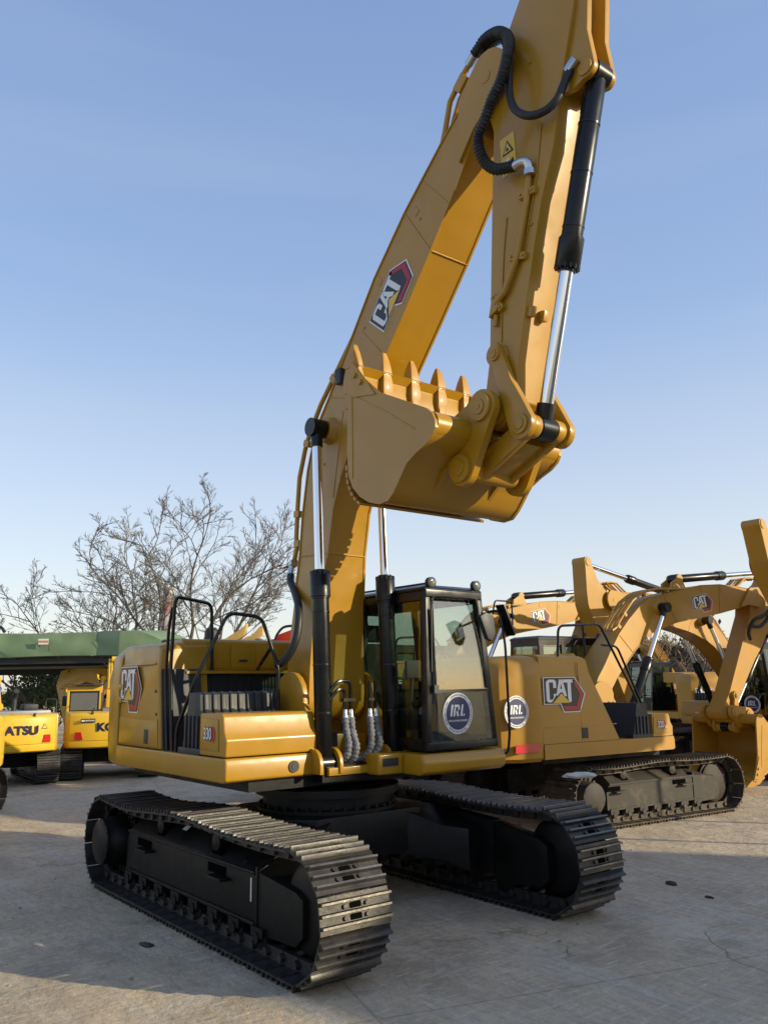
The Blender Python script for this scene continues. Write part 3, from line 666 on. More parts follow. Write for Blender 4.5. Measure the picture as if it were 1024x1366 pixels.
        h1 = [(2.79,-.22,7.845),(2.84,-.225,7.86),(2.947,-.24,7.885),(3.125,-.27,7.82),(3.257,-.3,7.687),(3.338,-.35,7.523),(3.356,-.40,7.361),(3.301,-.43,7.149),(3.196,-.45,7.002),(3.098,-.45,6.853),(3.009,-.44,6.763),(2.991,-.41,6.636),(3.019,-.37,6.523),(3.1,-.33,6.437),(3.236,-.29,6.407),(3.26,-.285,6.40)]
        pth = crom(h1, 26); L_ = 0; rd = []
        for i, p in enumerate(pth):
            if i: L_ += (p-pth[i-1]).length
            rd.append(.046+.006*sin(L_*2*pi/.03))
        b = MB(); b.tube(pth, .04, 12, radii=rd); b.build('corrugated_hose', RUB, bo, ang=60)
        h2 = [(2.80,-.14,7.825),(2.874,-.14,7.876),(3.0,-.16,7.858),(3.146,-.2,7.75),(3.275,-.3,7.416),(3.318,-.36,7.048),(3.36,-.37,6.872),(3.437,-.36,6.757),(3.53,-.33,6.7),(3.633,-.28,6.709),(3.722,-.24,6.776),(3.778,-.2,6.92),(3.83,-.17,7.03)]
        b = MB(); b.tube(crom(h2, 8), .034, 10); b.build('rubber_hose', RUB, bo)
        b = MB(); fh = [(-.345,-.25,3.33),(-.33,-.26,3.25),(-.182,-.30,3.12),(.02,-.38,2.96),(.13,-.44,2.8),(.15,-.48,2.6),(.10,-.52,2.45),(.02,-.56,2.36),(-.06,-.60,2.33)]
        b.tube(crom(fh, 8), .042, 10); b.build('rubber_hose', RUB, bo)
        b = MB(); b.tube(crom([(-.33,.22,3.3),(-.2,.32,3.1),(.02,.42,2.9),(.10,.44,2.7),(.08,.40,2.45),(.0,.38,2.3)], 8), .042, 10); b.build('rubber_hose', RUB, bo)
        b = MB(); b.box(.60,.70,-.30,-.238,5.25,5.42); b.build('boom_lamp', BLKM, bo, bevel=.012); 
        # boom cylinder feed pipes, sleeved hoses
        for y, zz in ((-.21,2.02),(-.14,2.10)): MB().tube(fillet([(.62,-.40,zz-.05),(.64,-.30,zz+.06),(.62,y,zz+.05),(.62,y,1.86)], .06), .018, 8).build('feed_pipe', BLK, root)
        for y in (.10,.17): MB().tube([(.62,y,2.15),(.62,y,1.86)], .018, 8).build('feed_pipe', BLK, root)
        for y in (-.24,.07): MB().box(.60,.65,y,y+.14,1.955,1.985).build('pipe_clamp', BLK, root)
        for y in (-.205,-.135,.10,.175): MB().lathe((.62,y,1.76),(0,0,1),[(0,.022),(.02,.03),(.06,.03),(.07,.024),(.12,.024)],10).build('hose_fitting', ZNC, root)
        for y, pts in ((0,[(.62,-.205,1.80),(.64,-.205,1.68),(.67,-.20,1.55),(.65,-.21,1.44),(.55,-.25,1.40),(.3,-.26,1.42)]), (0,[(.62,-.135,1.80),(.65,-.135,1.66),(.70,-.13,1.53),(.67,-.14,1.42),(.55,-.18,1.38),(.25,-.2,1.40)]),
                       (0,[(.62,.10,1.80),(.64,.10,1.66),(.66,.08,1.52),(.62,.03,1.42),(.52,-.05,1.39),(.25,-.1,1.42)]), (0,[(.62,.175,1.80),(.65,.18,1.66),(.69,.17,1.54),(.65,.12,1.43),(.55,.04,1.37),(.28,-.02,1.40)])):
            b = MB(); pth = crom(pts, 10); b.tube(pth, .036, 10, radii=[.034+.006*sin(i*2.1)+.003*sin(i*.7) for i in range(len(pth))]); b.build('sleeved_hose', SLV, root, ang=70)
        b = MB(); b.box(.502,.51,-.36,-.22,1.52,1.66); b.cyl((.51,-.29,1.59),(.53,-.29,1.59),.035,n=16); b.build('horn', BLKM, root)
    # ---- boom cylinders
    for s in (-1, 1):
        e = TB(V((.43, s*.42, 4.79))); p = V((.57, s*.42, 1.375))
        f = c.get('bcf', .545); hyd(root, 'boom_cylinder', p, e, .087, .05, f, .10, .17, BLK, D)
    # ---- stick
    out = [(3.05,4.40),(3.10,4.72),(3.227,5.214),(3.339,5.645),(3.449,6.036),(3.599,6.43),(3.694,6.848),(3.80,7.22)]+([(3.91,7.603),(3.90,7.9),(3.74,8.45)] if c.get('bucket', True) else [(3.84,7.5),(3.80,7.8),(3.66,8.45)])
    prof = arc(2.83,4.36,.16,190,360,8)+out+arc(3.55,8.52,.11,0,170,6)+[(3.40,8.35),(3.329,8.044),(3.178,7.82),(3.08,7.68)]+arc(2.98,7.45,.20,75,235,8)+[(2.95,6.95),(2.884,6.2),(2.778,4.85),(2.70,4.5)]
    b = MB(); b.prism(prof, -.185, .185)
    for s in (-1, 1) if c.get('bucket', True) else ():                 # bucket cylinder lugs
        b.prism([(3.60,6.9),(3.82,6.86)]+arc(3.95,6.97,.085,-110,20,6)+[(3.99,7.3),(4.03,7.7),(3.95,8.05),(3.7,8.1)], s*.115-.03, s*.115+.03)
        b.cyl((3.945,s*.14,6.97),(3.945,s*.165,6.97),.07,n=18)
    b.cyl((2.83,-.24,4.36),(2.83,.24,4.36),.135,n=28)                 # nose boss
    b.cyl((2.915,-.21,4.826),(2.915,.21,4.826),.09,n=24)
    for x, z, y in ((3.225,5.13,-.13),(3.235,5.12,.01)): b.obox((x,y,z),(.012,0,.045),(0,.03,0),(.03,0,-.008))
    b.obox((3.055,.02,4.62),(.008,0,.05),(0,.05,0),(.02,0,-.004))
    b.cyl((3.53,-.20,8.5),(3.53,.20,8.5),.10,n=20)
    sk = b.build('stick', Y, root, T=TS, bevel=bv(.012), seg=2)
    if D:
        b = MB(); b.tube([(3.367,-.225,6.33),(3.336,-.225,6.112),(3.192,-.225,5.614),(3.029,-.225,5.361),(2.91,-.225,5.291)], .028, 10)
        for x, z, u in ((3.325,6.14,(.1,1)),(3.185,5.62,(.3,1)),(2.93,5.30,(.8,.5))):
            uu = V((u[0],0,u[1])).normalized(); nn = V((uu.z,0,-uu.x)); b.obox((x,-.20,z),uu*.03,(0,.03,0),nn*.09)
            for s in (-1,1): b.cyl(V((x,-.225,z))+nn*.065*s, V((x,-.245,z))+nn*.065*s, .014, n=6)
        b.obox((2.91,-.205,5.28),(.05,0,.02),(0,.035,0),(.02,0,.07)); b.cyl((2.90,-.21,5.2),(2.885,-.21,5.1),.02,n=8)
        b.build('stick_pipe', Y, sk, bevel=.004)
        b = MB(); b.tube(crom([(3.25,-.285,6.40),(3.32,-.265,6.41),(3.37,-.245,6.39),(3.375,-.228,6.31)],6), .04, 12); b.lathe((3.372,-.225,6.27),(0,0,1),[(0,.055),(.05,.055),(.06,.04)],12); b.build('hose_fitting', ZNC, sk)
        b = MB(); b.obox((3.84,-.16,7.04),(.05,0,.03),(0,.05,0),(.02,0,-.03)); b.build('hose_fitting', ZNC, sk, bevel=.008)
        for p in ([(3.06,-.192,6.05),(3.0,-.192,5.7),(2.95,-.192,5.2),(2.93,-.192,4.95)],[(3.50,-.192,6.7),(3.40,-.192,6.2),(3.28,-.192,5.8)]): MB().tube(crom(p,5), .006, 6).build('grease_line', Y, sk)
        for x, z in ((3.0,5.45),(3.33,5.86),(2.96,4.62),(3.42,7.35)): MB().cyl((x,-.198,z),(x,-.18,z),.014,n=6).build('bolt', Y, sk)
        d = Decal((3.115,-.1865,6.63), (1,0,.04), (0,-1,0), .085)
        d.poly([(-1,-2.2),(1,-2.2),(1,2.2),(-1,2.2)], 0, 0); d.poly([(-.8,.1),(.8,.1),(0,1.7)], 1, 1); d.poly([(-.55,.25),(.55,.25),(0,1.4)], 2, 0)
        d.poly([(-.2,.4),(.22,.4),(.1,.62),(-.05,.9),(-.15,.7)], 3, 1); d.poly([(-.35,-1.9),(.1,-1.9),(.1,-.3),(-.35,-.5)], 1, 2); d.poly([(.3,-1.2),(.7,-.9),(.6,-.6),(.3,-.8)], 1, 1)
        d.build('warning_label', [LYEL, LBLK, WHT], sk)
        c['_stickhose'] = 1
    lp = TS(V((3.16,0,4.15)))
    if c.get('bucket', True):
        p = TS(V((3.945,0,6.97))); hyd(root, 'bucket_cylinder', p, lp, .088*k, .06*k, .545, .10, .17, BLK, D)
    if c.get('stickcyl', False):
        p = TB(V((.72,0,5.98))); hyd(root, 'stick_cylinder', p, TS(V((3.53,0,8.5))), .095*k, .06*k, .5, .1, .2, BLK, False)
    if not c.get('bucket', True): return
    # ---- links
    for s in (-1, 1):
        b = MB(); y = s*.235
        b.prism(arc(2.915,4.826,.10,70,250,8)+[(2.90,4.62),(2.98,4.36)]+arc(3.16,4.15,.125,190,400,10)+[(3.18,4.38),(3.08,4.56),(3.03,4.72)], y-.03, y+.03)
        for x, z, r in ((2.915,4.826,.06),(3.16,4.15,.085)): b.cyl((x,y,z),(x,y+s*.05,z),r,n=24); b.cyl((x,y+s*.05,z),(x,y+s*.06,z),r*.6,n=20)
        if D: b.cyl((2.915-.01,y+s*.06,4.84),(2.905,y+s*.063,4.84),.012,n=8)
        b.build('guide_link', Y, root, T=TS, bevel=bv(.006))
    b = MB(); e = TK(V((2.57,0,3.89))); d = (e-lp); u = d.normalized(); w = V((-u.z,0,u.x))
    b.cyl(lp-V((0,.20,0)), lp-V((0,.10,0)), .10*k, n=24); b.cyl(lp+V((0,.10,0)), lp+V((0,.20,0)), .10*k, n=24)
    for s in (-1, 1): b.obox(lp+d*.5+V((0,s*.165,0)), d*.5, (0,.03,0), w*.09*k)
    b.obox(lp+d*.58, d*.36, (0,.135,0), w*.06*k); b.cyl(e-V((0,.24,0)), e+V((0,.24,0)), .095*k, n=24)
    b.build('bucket_link', Y, root, bevel=bv(.008))
    # ---- bucket
    hw = .755
    sp = [(1.56,5.08),(1.49,4.98),(1.49,4.824),(1.49,4.54),(1.478,4.25),(1.496,4.0),(1.56,3.87),(1.67,3.765),(1.80,3.69),(1.95,3.645),(2.077,3.655),(2.16,3.72),(2.245,3.82),(2.33,3.925),(2.46,3.99),(2.583,4.035),(2.67,4.09),(2.708,4.15),(2.705,4.21),(2.67,4.28),(2.60,4.34),(2.35,4.47),(1.96,4.67),(1.72,4.88)]
    bk = MB(); tb = .03
    for s in (-1, 1): bk.prism(sp, s*hw-.016, s*hw+.016)
    sh = sp[0:20]; inn = []
    cx, cz = 1.95, 4.3
    outp = [V((x,0,z)) for x, z in sh]
    for i, p in enumerate(outp):
        a_, b_ = outp[max(0,i-1)], outp[min(len(outp)-1,i+1)]; t = (b_-a_).normalized(); nn = V((-t.z,0,t.x)); 
        if nn.dot(V((cx,0,cz))-p) < 0: nn = -nn
        inn.append(p+nn*tb)
    ow = [p+(p-V((cx,0,cz))).normalized()*(-.012) for p in outp]
    h_ = hw-.016
    rings = []
    for y in (-h_, h_): rings.append([V((p.x,y,p.z)) for p in ow]+[V((p.x,y,p.z)) for p in inn[::-1]])
    bk.loft(rings)
    bk.cyl((2.60,-h_,4.20),(2.60,h_,4.20),.115,n=28)                         # torque tube at the mouth's rear edge
    bk.prism([(1.475,4.70),(1.535,4.70),(1.53,5.0),(1.50,5.045),(1.455,5.05),(1.45,4.98)], -h_, h_)   # lip
    for s in (-1, 1):                                                     # ears
        y = s*.335
        bk.prism(arc(2.83,4.36,.155,-40,140,10)+[(2.66,4.42),(2.44,4.34),(2.40,4.02),(2.42,3.92)]+arc(2.57,3.89,.15,180,330,10), y-.035, y+.035)
        for x, z, r in ((2.83,4.36,.12),(2.57,3.89,.12)): bk.cyl((x,y,z),(x,y+s*.065,z),r,n=28); bk.cyl((x,y+s*.065,z),(x,y+s*.075,z),r*.55,n=20); bk.cyl((x,y+s*.075,z),(x,y+s*.08,z),r*.2,n=10)
        bk.prism([(2.05,3.66),(2.42,3.95),(2.40,4.03),(2.2,3.9)], y-.02, y+.02)
        # side cutter and its bolts, wear strips on the floor edge
        yy = s*(hw+.018); bk.prism([(1.60,5.05),(1.52,4.95),(1.515,4.80),(1.60,4.72),(1.93,4.655),(1.76,4.86)], yy-.012, yy+.012)
        for x, z in ((1.72,4.83),(1.63,4.92)): bk.cyl((x,yy,z),(x,yy+s*.035,z),.028,n=6)
        bk.prism([(1.55,4.80),(1.57,4.80),(1.57,3.95),(1.55,3.97)], s*(hw+.018)-.004, s*(hw+.018)+.004)
    for i in range(7):
        a = radians(178+i*9.5); x, z = 1.90+.42*cos(a), 4.06+.42*sin(a); bk.obox((x-.012,0,z),(cos(a)*.012,0,sin(a)*.012),(0,hw+.02,0),(-sin(a)*.024,0,cos(a)*.024))
    for s in (-1,1): bk.prism([(1.49,4.62),(1.465,4.62),(1.46,4.40),(1.485,4.40)], s*.7-.05, s*.7+.05)
    for y in (-.5,-.17,.17,.5): bk.prism([(1.95,3.648),(2.09,3.652),(2.17,3.722),(2.16,3.735),(2.08,3.67),(1.95,3.665)], y-.05, y+.05) if False else None
    for s in (-1, 1):
        for x, z in ((2.52,4.14),(2.47,4.05)): bk.cyl((x,s*.37-.02,z),(x,s*.37+.02,z),.016,n=6)
        P = [(1.62,4.72),(2.0,4.5),(2.45,4.20)]; bk.tube([(x,s*(hw+.017),z) for x,z in P], .006, 6)
    bu = bk.build('bucket', c.get('bpaint', Y), root, T=TK, bevel=0, ang=34)
    base, tipv = V((1.495,0,4.90)), V((1.515,0,5.27)); td = (tipv-base).normalized(); tn = V((td.z,0,-td.x))
    for i in range(5):
        y = -.70+i*.35; b = MB(); rg = []
        for t, hx, hy in ((-.10,.08,.05),(.02,.09,.06),(.10,.08,.054),(.15,.068,.045),(.151,.078,.055),(.22,.066,.049),(.31,.042,.037),(.385,.014,.022)):
            q = base+td*t+V((0,y,0)); rg.append([q+tn*hx+V((0,hy,0)),q+tn*hx-V((0,hy,0)),q-tn*hx-V((0,hy,0)),q-tn*hx+V((0,hy,0))])
        b.loft(rg); b.loft([[V((1.415,y-.045,z)),V((1.415+w_,y-.045,z)),V((1.415+w_,y+.045,z)),V((1.415,y+.045,z))] for z,w_ in ((4.66,.10),(4.74,.17),(4.92,.16),(5.0,.13))])
        b.build('bucket_tooth', c.get('tooth', YELD), bu, T=TK, bevel=bv(.008))
# ------------------------------------------------------------------ world, sun, camera
w = bpy.data.worlds.new('World'); sc.world = w; w.use_nodes = True
nt = w.node_tree; N = nt.nodes; L = nt.links
bg = N['Background']; sky = N.new('ShaderNodeTexSky'); sky.sky_type = 'NISHITA'; sky.sun_disc = False
sky.sun_elevation = SUN_EL; sky.sun_rotation = radians(90)-SUN_AZ; sky.air_density = 1.0; sky.dust_density = 1.3; sky.ozone_density = 2.; sky.altitude = 30
# low hazy air: the clear sky is mixed with a pale veil that thickens towards the horizon, plus faint high cloud
tc = N.new('ShaderNodeTexCoord'); sx = N.new('ShaderNodeSeparateXYZ'); L.new(tc.outputs['Generated'], sx.inputs[0])
cr = N.new('ShaderNodeValToRGB'); L.new(sx.outputs['Z'], cr.inputs[0]); e = cr.color_ramp.elements
while len(e) < 6: e.new(.5)
for k, (ps, cl) in enumerate(((0,(.60,.565,.51)),(.06,(.545,.535,.515)),(.2,(.41,.455,.53)),(.42,(.22,.31,.49)),(.7,(.155,.235,.425)),(1,(.15,.19,.30)))): e[k].position = ps; e[k].color = (*cl,1)
mp = N.new('ShaderNodeMapping'); mp.inputs['Scale'].default_value = (1.,1.,8.0); mp.inputs['Rotation'].default_value = (.10,.05,.3)
nz = N.new('ShaderNodeTexNoise'); nz.inputs['Scale'].default_value = 1.3; nz.inputs['Detail'].default_value = 4; nz.inputs['Roughness'].default_value = .45
L.new(tc.outputs['Generated'], mp.inputs[0]); L.new(mp.outputs[0], nz.inputs['Vector'])
r1 = N.new('ShaderNodeMapRange'); r1.inputs[1].default_value = .5; r1.inputs[2].default_value = .85; r1.inputs[3].default_value = 0; r1.inputs[4].default_value = .12
L.new(nz.outputs['Fac'], r1.inputs[0])
sc1 = N.new('ShaderNodeMix'); sc1.data_type = 'RGBA'; sc1.blend_type = 'MULTIPLY'; sc1.inputs[0].default_value = 1; g_ = HAZE/SKY; sc1.inputs[7].default_value = (g_,g_,g_,1); L.new(cr.outputs[0], sc1.inputs[6])
ad = N.new('ShaderNodeMix'); ad.data_type = 'RGBA'; ad.blend_type = 'ADD'; ad.inputs[0].default_value = NISH; ad.clamp_result = False; L.new(sc1.outputs[2], ad.inputs[6]); L.new(sky.outputs[0], ad.inputs[7])
mx = N.new('ShaderNodeMix'); mx.data_type = 'RGBA'; mx.inputs[7].default_value = (.62/SKY,.66/SKY,.68/SKY,1)
L.new(r1.outputs[0], mx.inputs[0]); L.new(ad.outputs[2], mx.inputs[6]); L.new(mx.outputs[2], bg.inputs[0]); bg.inputs[1].default_value = SKY
sl = bpy.data.lights.new('sun', 'SUN'); sl.energy = SUNP; sl.angle = radians(.53); sl.color = (1,.87,.60)
so = bpy.data.objects.new('sun', sl); COL.objects.link(so)
sd = V((cos(SUN_EL)*cos(SUN_AZ), cos(SUN_EL)*sin(SUN_AZ), sin(SUN_EL)))
so.rotation_euler = sd.to_track_quat('Z','Y').to_euler()
yaw, pit, rol = 2.47771668, .204089326, -.0161934287
f = V((cos(pit)*cos(yaw), cos(pit)*sin(yaw), sin(pit))); r = V((sin(yaw), -cos(yaw), 0)); u = r.cross(f)
r, u = cos(rol)*r+sin(rol)*u, -sin(rol)*r+cos(rol)*u
cd = bpy.data.cameras.new('camera'); co = bpy.data.objects.new('camera', cd); COL.objects.link(co)
co.matrix_world = M(((r.x,u.x,-f.x,7.48303),(r.y,u.y,-f.y,-5.04641),(r.z,u.z,-f.z,2.12933),(0,0,0,1)))
cd.sensor_fit = 'VERTICAL'; cd.sensor_height = 36; cd.lens = 36*1101.495/1366; cd.clip_end = 2000; cd.clip_start = .05
sc.camera = co
sc.view_settings.view_transform = 'Standard'; sc.view_settings.look = 'None'; sc.view_settings.exposure = EXPO; sc.view_settings.gamma = 1
try: sc.cycles.use_denoising = True
except Exception: pass
sc.cycles.max_bounces = 6; sc.cycles.transparent_max_bounces = 12; sc.cycles.sample_clamp_indirect = 6

# ------------------------------------------------------------------ ground
def ground_mat():
    m = bpy.data.materials.new('yard_concrete'); m.use_nodes = True; nt = m.node_tree; N = nt.nodes; L = nt.links; b = N['Principled BSDF']
    tc = N.new('ShaderNodeTexCoord')
    def noise_(s, det=8, ro=.6, off=0., vec=None):
        n = N.new('ShaderNodeTexNoise'); n.inputs['Scale'].default_value = s; n.inputs['Detail'].default_value = det; n.inputs['Roughness'].default_value = ro
        mp = N.new('ShaderNodeMapping'); mp.inputs['Location'].default_value = (off,off*.7,0); mp.inputs['Rotation'].default_value = (0,0,.5)
        if vec: mp.inputs['Scale'].default_value = vec
        L.new(tc.outputs['Object'], mp.inputs[0]); L.new(mp.outputs[0], n.inputs['Vector']); return n.outputs['Fac']
    def ramp(v, a, bb, lo=0., hi=1.):
        r = N.new('ShaderNodeMapRange'); r.inputs[1].default_value = a; r.inputs[2].default_value = bb; r.inputs[3].default_value = lo; r.inputs[4].default_value = hi; L.new(v, r.inputs[0]); return r.outputs[0]
    def mixc(fac, a, c2):
        x = N.new('ShaderNodeMix'); x.data_type = 'RGBA'; L.new(fac, x.inputs[0])
        if isinstance(a, tuple): x.inputs[6].default_value = (*a,1)
        else: L.new(a, x.inputs[6])
        x.inputs[7].default_value = (*c2,1); return x.outputs[2]
    big = noise_(.35, 6); mid = noise_(1.3, 10, .68, 5); fine = noise_(14, 8, .7, 2); streak = noise_(1.0, 8, .65, 9, (.25,3.5,1))
    c = mixc(ramp(big,.35,.65), (.66,.52,.345), (.55,.435,.29))
    c = mixc(ramp(mid,.44,.62,0,.8), c, (.33,.262,.182))
    c = mixc(ramp(noise_(.22,7,.6,17),.48,.62,0,.75), c, (.58,.45,.30))       # sandy dust
    c = mixc(ramp(streak,.52,.66,0,.65), c, (.56,.51,.44))
    c = mixc(ramp(noise_(.9,9,.7,31),.62,.72,0,.7), c, (.27,.24,.20))         # oil and damp stains
    c = mixc(ramp(noise_(3.2,10,.75,41,(1.,5.,1)),.46,.64,0,.75), c, (.36,.30,.22))
    c = mixc(ramp(noise_(5.,10,.75,57,(4.,.6,1)),.52,.66,0,.75), c, (.74,.63,.47))
    c = mixc(ramp(fine,.48,.70,0,.45), c, (.33,.27,.195))
    c = mixc(ramp(noise_(38,6,.7,83),.54,.68,0,.4), c, (.28,.23,.17))
    c = mixc(ramp(noise_(26,6,.7,91),.56,.70,0,.4), c, (.74,.61,.43))
    c = mixc(ramp(noise_(.75,12,.72,103),.565,.60,0,.55), c, (.60,.50,.37))
    # slab joints and cracks
    vo = N.new('ShaderNodeTexVoronoi'); vo.feature = 'DISTANCE_TO_EDGE'; vo.inputs['Scale'].default_value = .42
    nv = N.new('ShaderNodeTexNoise'); nv.inputs['Scale'].default_value = 1.8; nv.inputs['Detail'].default_value = 6
    add = N.new('ShaderNodeMix'); add.data_type = 'RGBA'; add.blend_type = 'LINEAR_LIGHT'; add.inputs[0].default_value = .25
    L.new(tc.outputs['Object'], nv.inputs['Vector']); L.new(tc.outputs['Object'], add.inputs[6]); L.new(nv.outputs['Color'], add.inputs[7]); L.new(add.outputs[2], vo.inputs['Vector'])
    crack = ramp(vo.outputs['Distance'], .0, .005, .45, 0)
    mk = N.new('ShaderNodeMath'); mk.operation = 'MULTIPLY'; L.new(crack, mk.inputs[0]); L.new(ramp(noise_(.5,4,.5,71),.52,.60), mk.inputs[1]); crack = mk.outputs[0]
    c = mixc(crack, c, (.16,.14,.12))
    br = N.new('ShaderNodeTexBrick'); br.offset = .0; br.inputs['Scale'].default_value = 1; br.inputs['Mortar Size'].default_value = .012; br.inputs['Brick Width'].default_value = 4.2; br.inputs['Row Height'].default_value = 4.2; br.inputs['Mortar Smooth'].default_value = .3
    mp = N.new('ShaderNodeMapping'); mp.inputs['Rotation'].default_value = (0,0,.30); mp.inputs['Location'].default_value = (1.1,.6,0); L.new(tc.outputs['Object'], mp.inputs[0]); L.new(mp.outputs[0], br.inputs['Vector'])
    jm = N.new('ShaderNodeMath'); jm.operation = 'MULTIPLY'; jm.inputs[1].default_value = .3; L.new(br.outputs['Fac'], jm.inputs[0])
    c = mixc(jm.outputs[0], c, (.07,.065,.06))
    L.new(c, b.inputs['Base Color']); L.new(ramp(mid,.3,.7,.72,.95), b.inputs['Roughness']); b.inputs['Specular IOR Level'].default_value = .25
    h = N.new('ShaderNodeMath'); h.operation = 'ADD'; L.new(ramp(fine,.2,.8,0,.25), h.inputs[0]); L.new(ramp(mid,.3,.7,0,1), h.inputs[1])
    h2 = N.new('ShaderNodeMath'); h2.operation = 'SUBTRACT'; L.new(h.outputs[0], h2.inputs[0]); L.new(crack, h2.inputs[1])
    bp = N.new('ShaderNodeBump'); bp.inputs['Strength'].default_value = .8; bp.inputs['Distance'].default_value = .04; L.new(h2.outputs[0], bp.inputs['Height']); L.new(bp.outputs[0], b.inputs['Normal'])
    return m
g = MB(); g.add([(-900,-900,0),(900,-900,0),(900,900,0),(-900,900,0)], [(0,1,2,3)])
go = g.build('ground', ground_mat()); tag(go, kind='structure')
# debris
rng = random.Random(3)
def stone(b, x, y, r):
    n = 6; rg = []
    for z, k in ((0,1),(r*.5,.85),(r*.8,.4)): rg.append([V((x+r*k*cos(2*pi*i/n)*rng.uniform(.7,1.2), y+r*k*sin(2*pi*i/n)*rng.uniform(.7,1.2), z)) for i in range(n)])
    b.loft(rg)
b = MB()
for _ in range(420):
    x, y = rng.uniform(-3,7), rng.uniform(-4.5,9); stone(b, x, y, rng.choice([.004,.005,.007,.009,.016])*rng.uniform(.6,1.3))
tag(b.build('gravel', mat('gravel_grey',(.30,.26,.21),.9,var=.3,vscale=3)), 'loose grit and small stones scattered over the concrete yard', 'gravel', kind='stuff')

CAT1 = dict(detail=True, paint=YEL, und=UND, gauge=1.369, shoe=.612, trackL=2.43, sag=.03, shoe_mats=[STL,STW,HOLE_SHADE], z0=1.27, z1=1.485, zt=2.58, seam=-2.09, door=(-.90,-1.0),
    logo=(-1.755,2.10,.60), cwx=-3.0, hoodx=-1.05, boxx=.03, boxz=1.875, num='330', glass=GLS)
m1 = excavator('excavator', 'big shiny yellow excavator in front with its bucket raised high on an upright boom', 'excavators in the yard', CAT1)

CAT2 = dict(detail=False, paint=YELD, und=UNDD, slots=True, gauge=1.369, shoe=.68, trackL=2.1, sag=.02, shoe_mats=[STD,STD,HOLE_SHADE], z0=1.10, z1=1.32, zt=2.66, seam=-2.42, door=(-.75,-1.36),
    logo=(-1.93,2.06,.86), cwx=-3.3, cw_mark=(-2.95,1.83,.24), hoodx=-1.35, boxx=.06, boxz=1.70, num='320', glass=GLS, ab=radians(-40.), kb=.9, **{'as':radians(-26.), 'ak':radians(112.)}, stickcyl=True, bcf=.56, sticker=True)
m2 = excavator('excavator', 'dusty yellow excavator parked side-on behind the big one, its bucket set on the ground', 'excavators in the yard', CAT2)
m2.location = (-1.895, 6.59, 0); m2.rotation_euler[2] = 1.475; m2.scale = (.93,)*3
m3 = copy_tree(m2); m3.location = (-5.6,6.3,0); m3.rotation_euler[2] = 1.53
tag(m3, 'yellow excavator of which only the boom with its logo shows above the dusty one', 'excavator', 'excavators in the yard')
CAT5 = dict(CAT2); CAT5.update({'as':radians(-12.), 'bucket':False, 'rear_mark':True})
m5 = excavator('excavator', 'yellow excavator facing the others, arched boom, round sticker on its dark windscreen', 'excavators in the yard', CAT5)
m5.location = (-3.2,14.1,0); m5.rotation_euler[2] = -1.60; m5.scale = (.93,)*3
C7 = dict(CAT5); C7['as'] = radians(-26.); C7['ab'] = radians(-34.5); m7 = excavator('excavator', 'x', None, C7); m7.location = (.1,14.55,0); m7.rotation_euler[2] = -1.57; m7.scale = (.93,)*3
tag(m7, 'yellow excavator cut off by the right edge, tall arm end against the sky', 'excavator', 'excavators in the yard')
m6 = copy_tree(m5); m6.location = (-8.6,19.6,0); m6.rotation_euler[2] = 2.7; m6.scale = (.85,)*3
tag(m6, 'far yellow excavator whose tail shows between the dusty one and the brush heap', 'excavator', 'excavators in the yard')
def clod(label, x, y, r, flat, seed):
    rg = random.Random(seed); b = MB(); rr = []
    for j in range(4): rr.append([V((x+r*(1,.95,.7,.25)[j]*cos(2*pi*i/14)*(1+.75*noise.noise((i*.9,seed,j*.5))), y+r*.6*(1,.95,.7,.25)[j]*sin(2*pi*i/14)*(1+.75*noise.noise((i*.7,seed+3,j))), (0,.45,.8,1.)[j]*flat)) for i in range(14)])
    b.loft(rr); tag(b.build('mud_clod', CLOD), label, 'clod')
CLOD = mat('dried_mud', (.05,.042,.035), .95, bump=.6, bscale=30, var=.3, vscale=20)
clod('flat dark clod lying on the paving left of the near track', .29, -2.02, .08, .018, 2)
clod('dark lump of mud on the paving well right of the far track', 1.96, 3.03, .065, .035, 5)
clod('small dark scrap furthest right on the paving', 2.52, 2.83, .045, .02, 8)
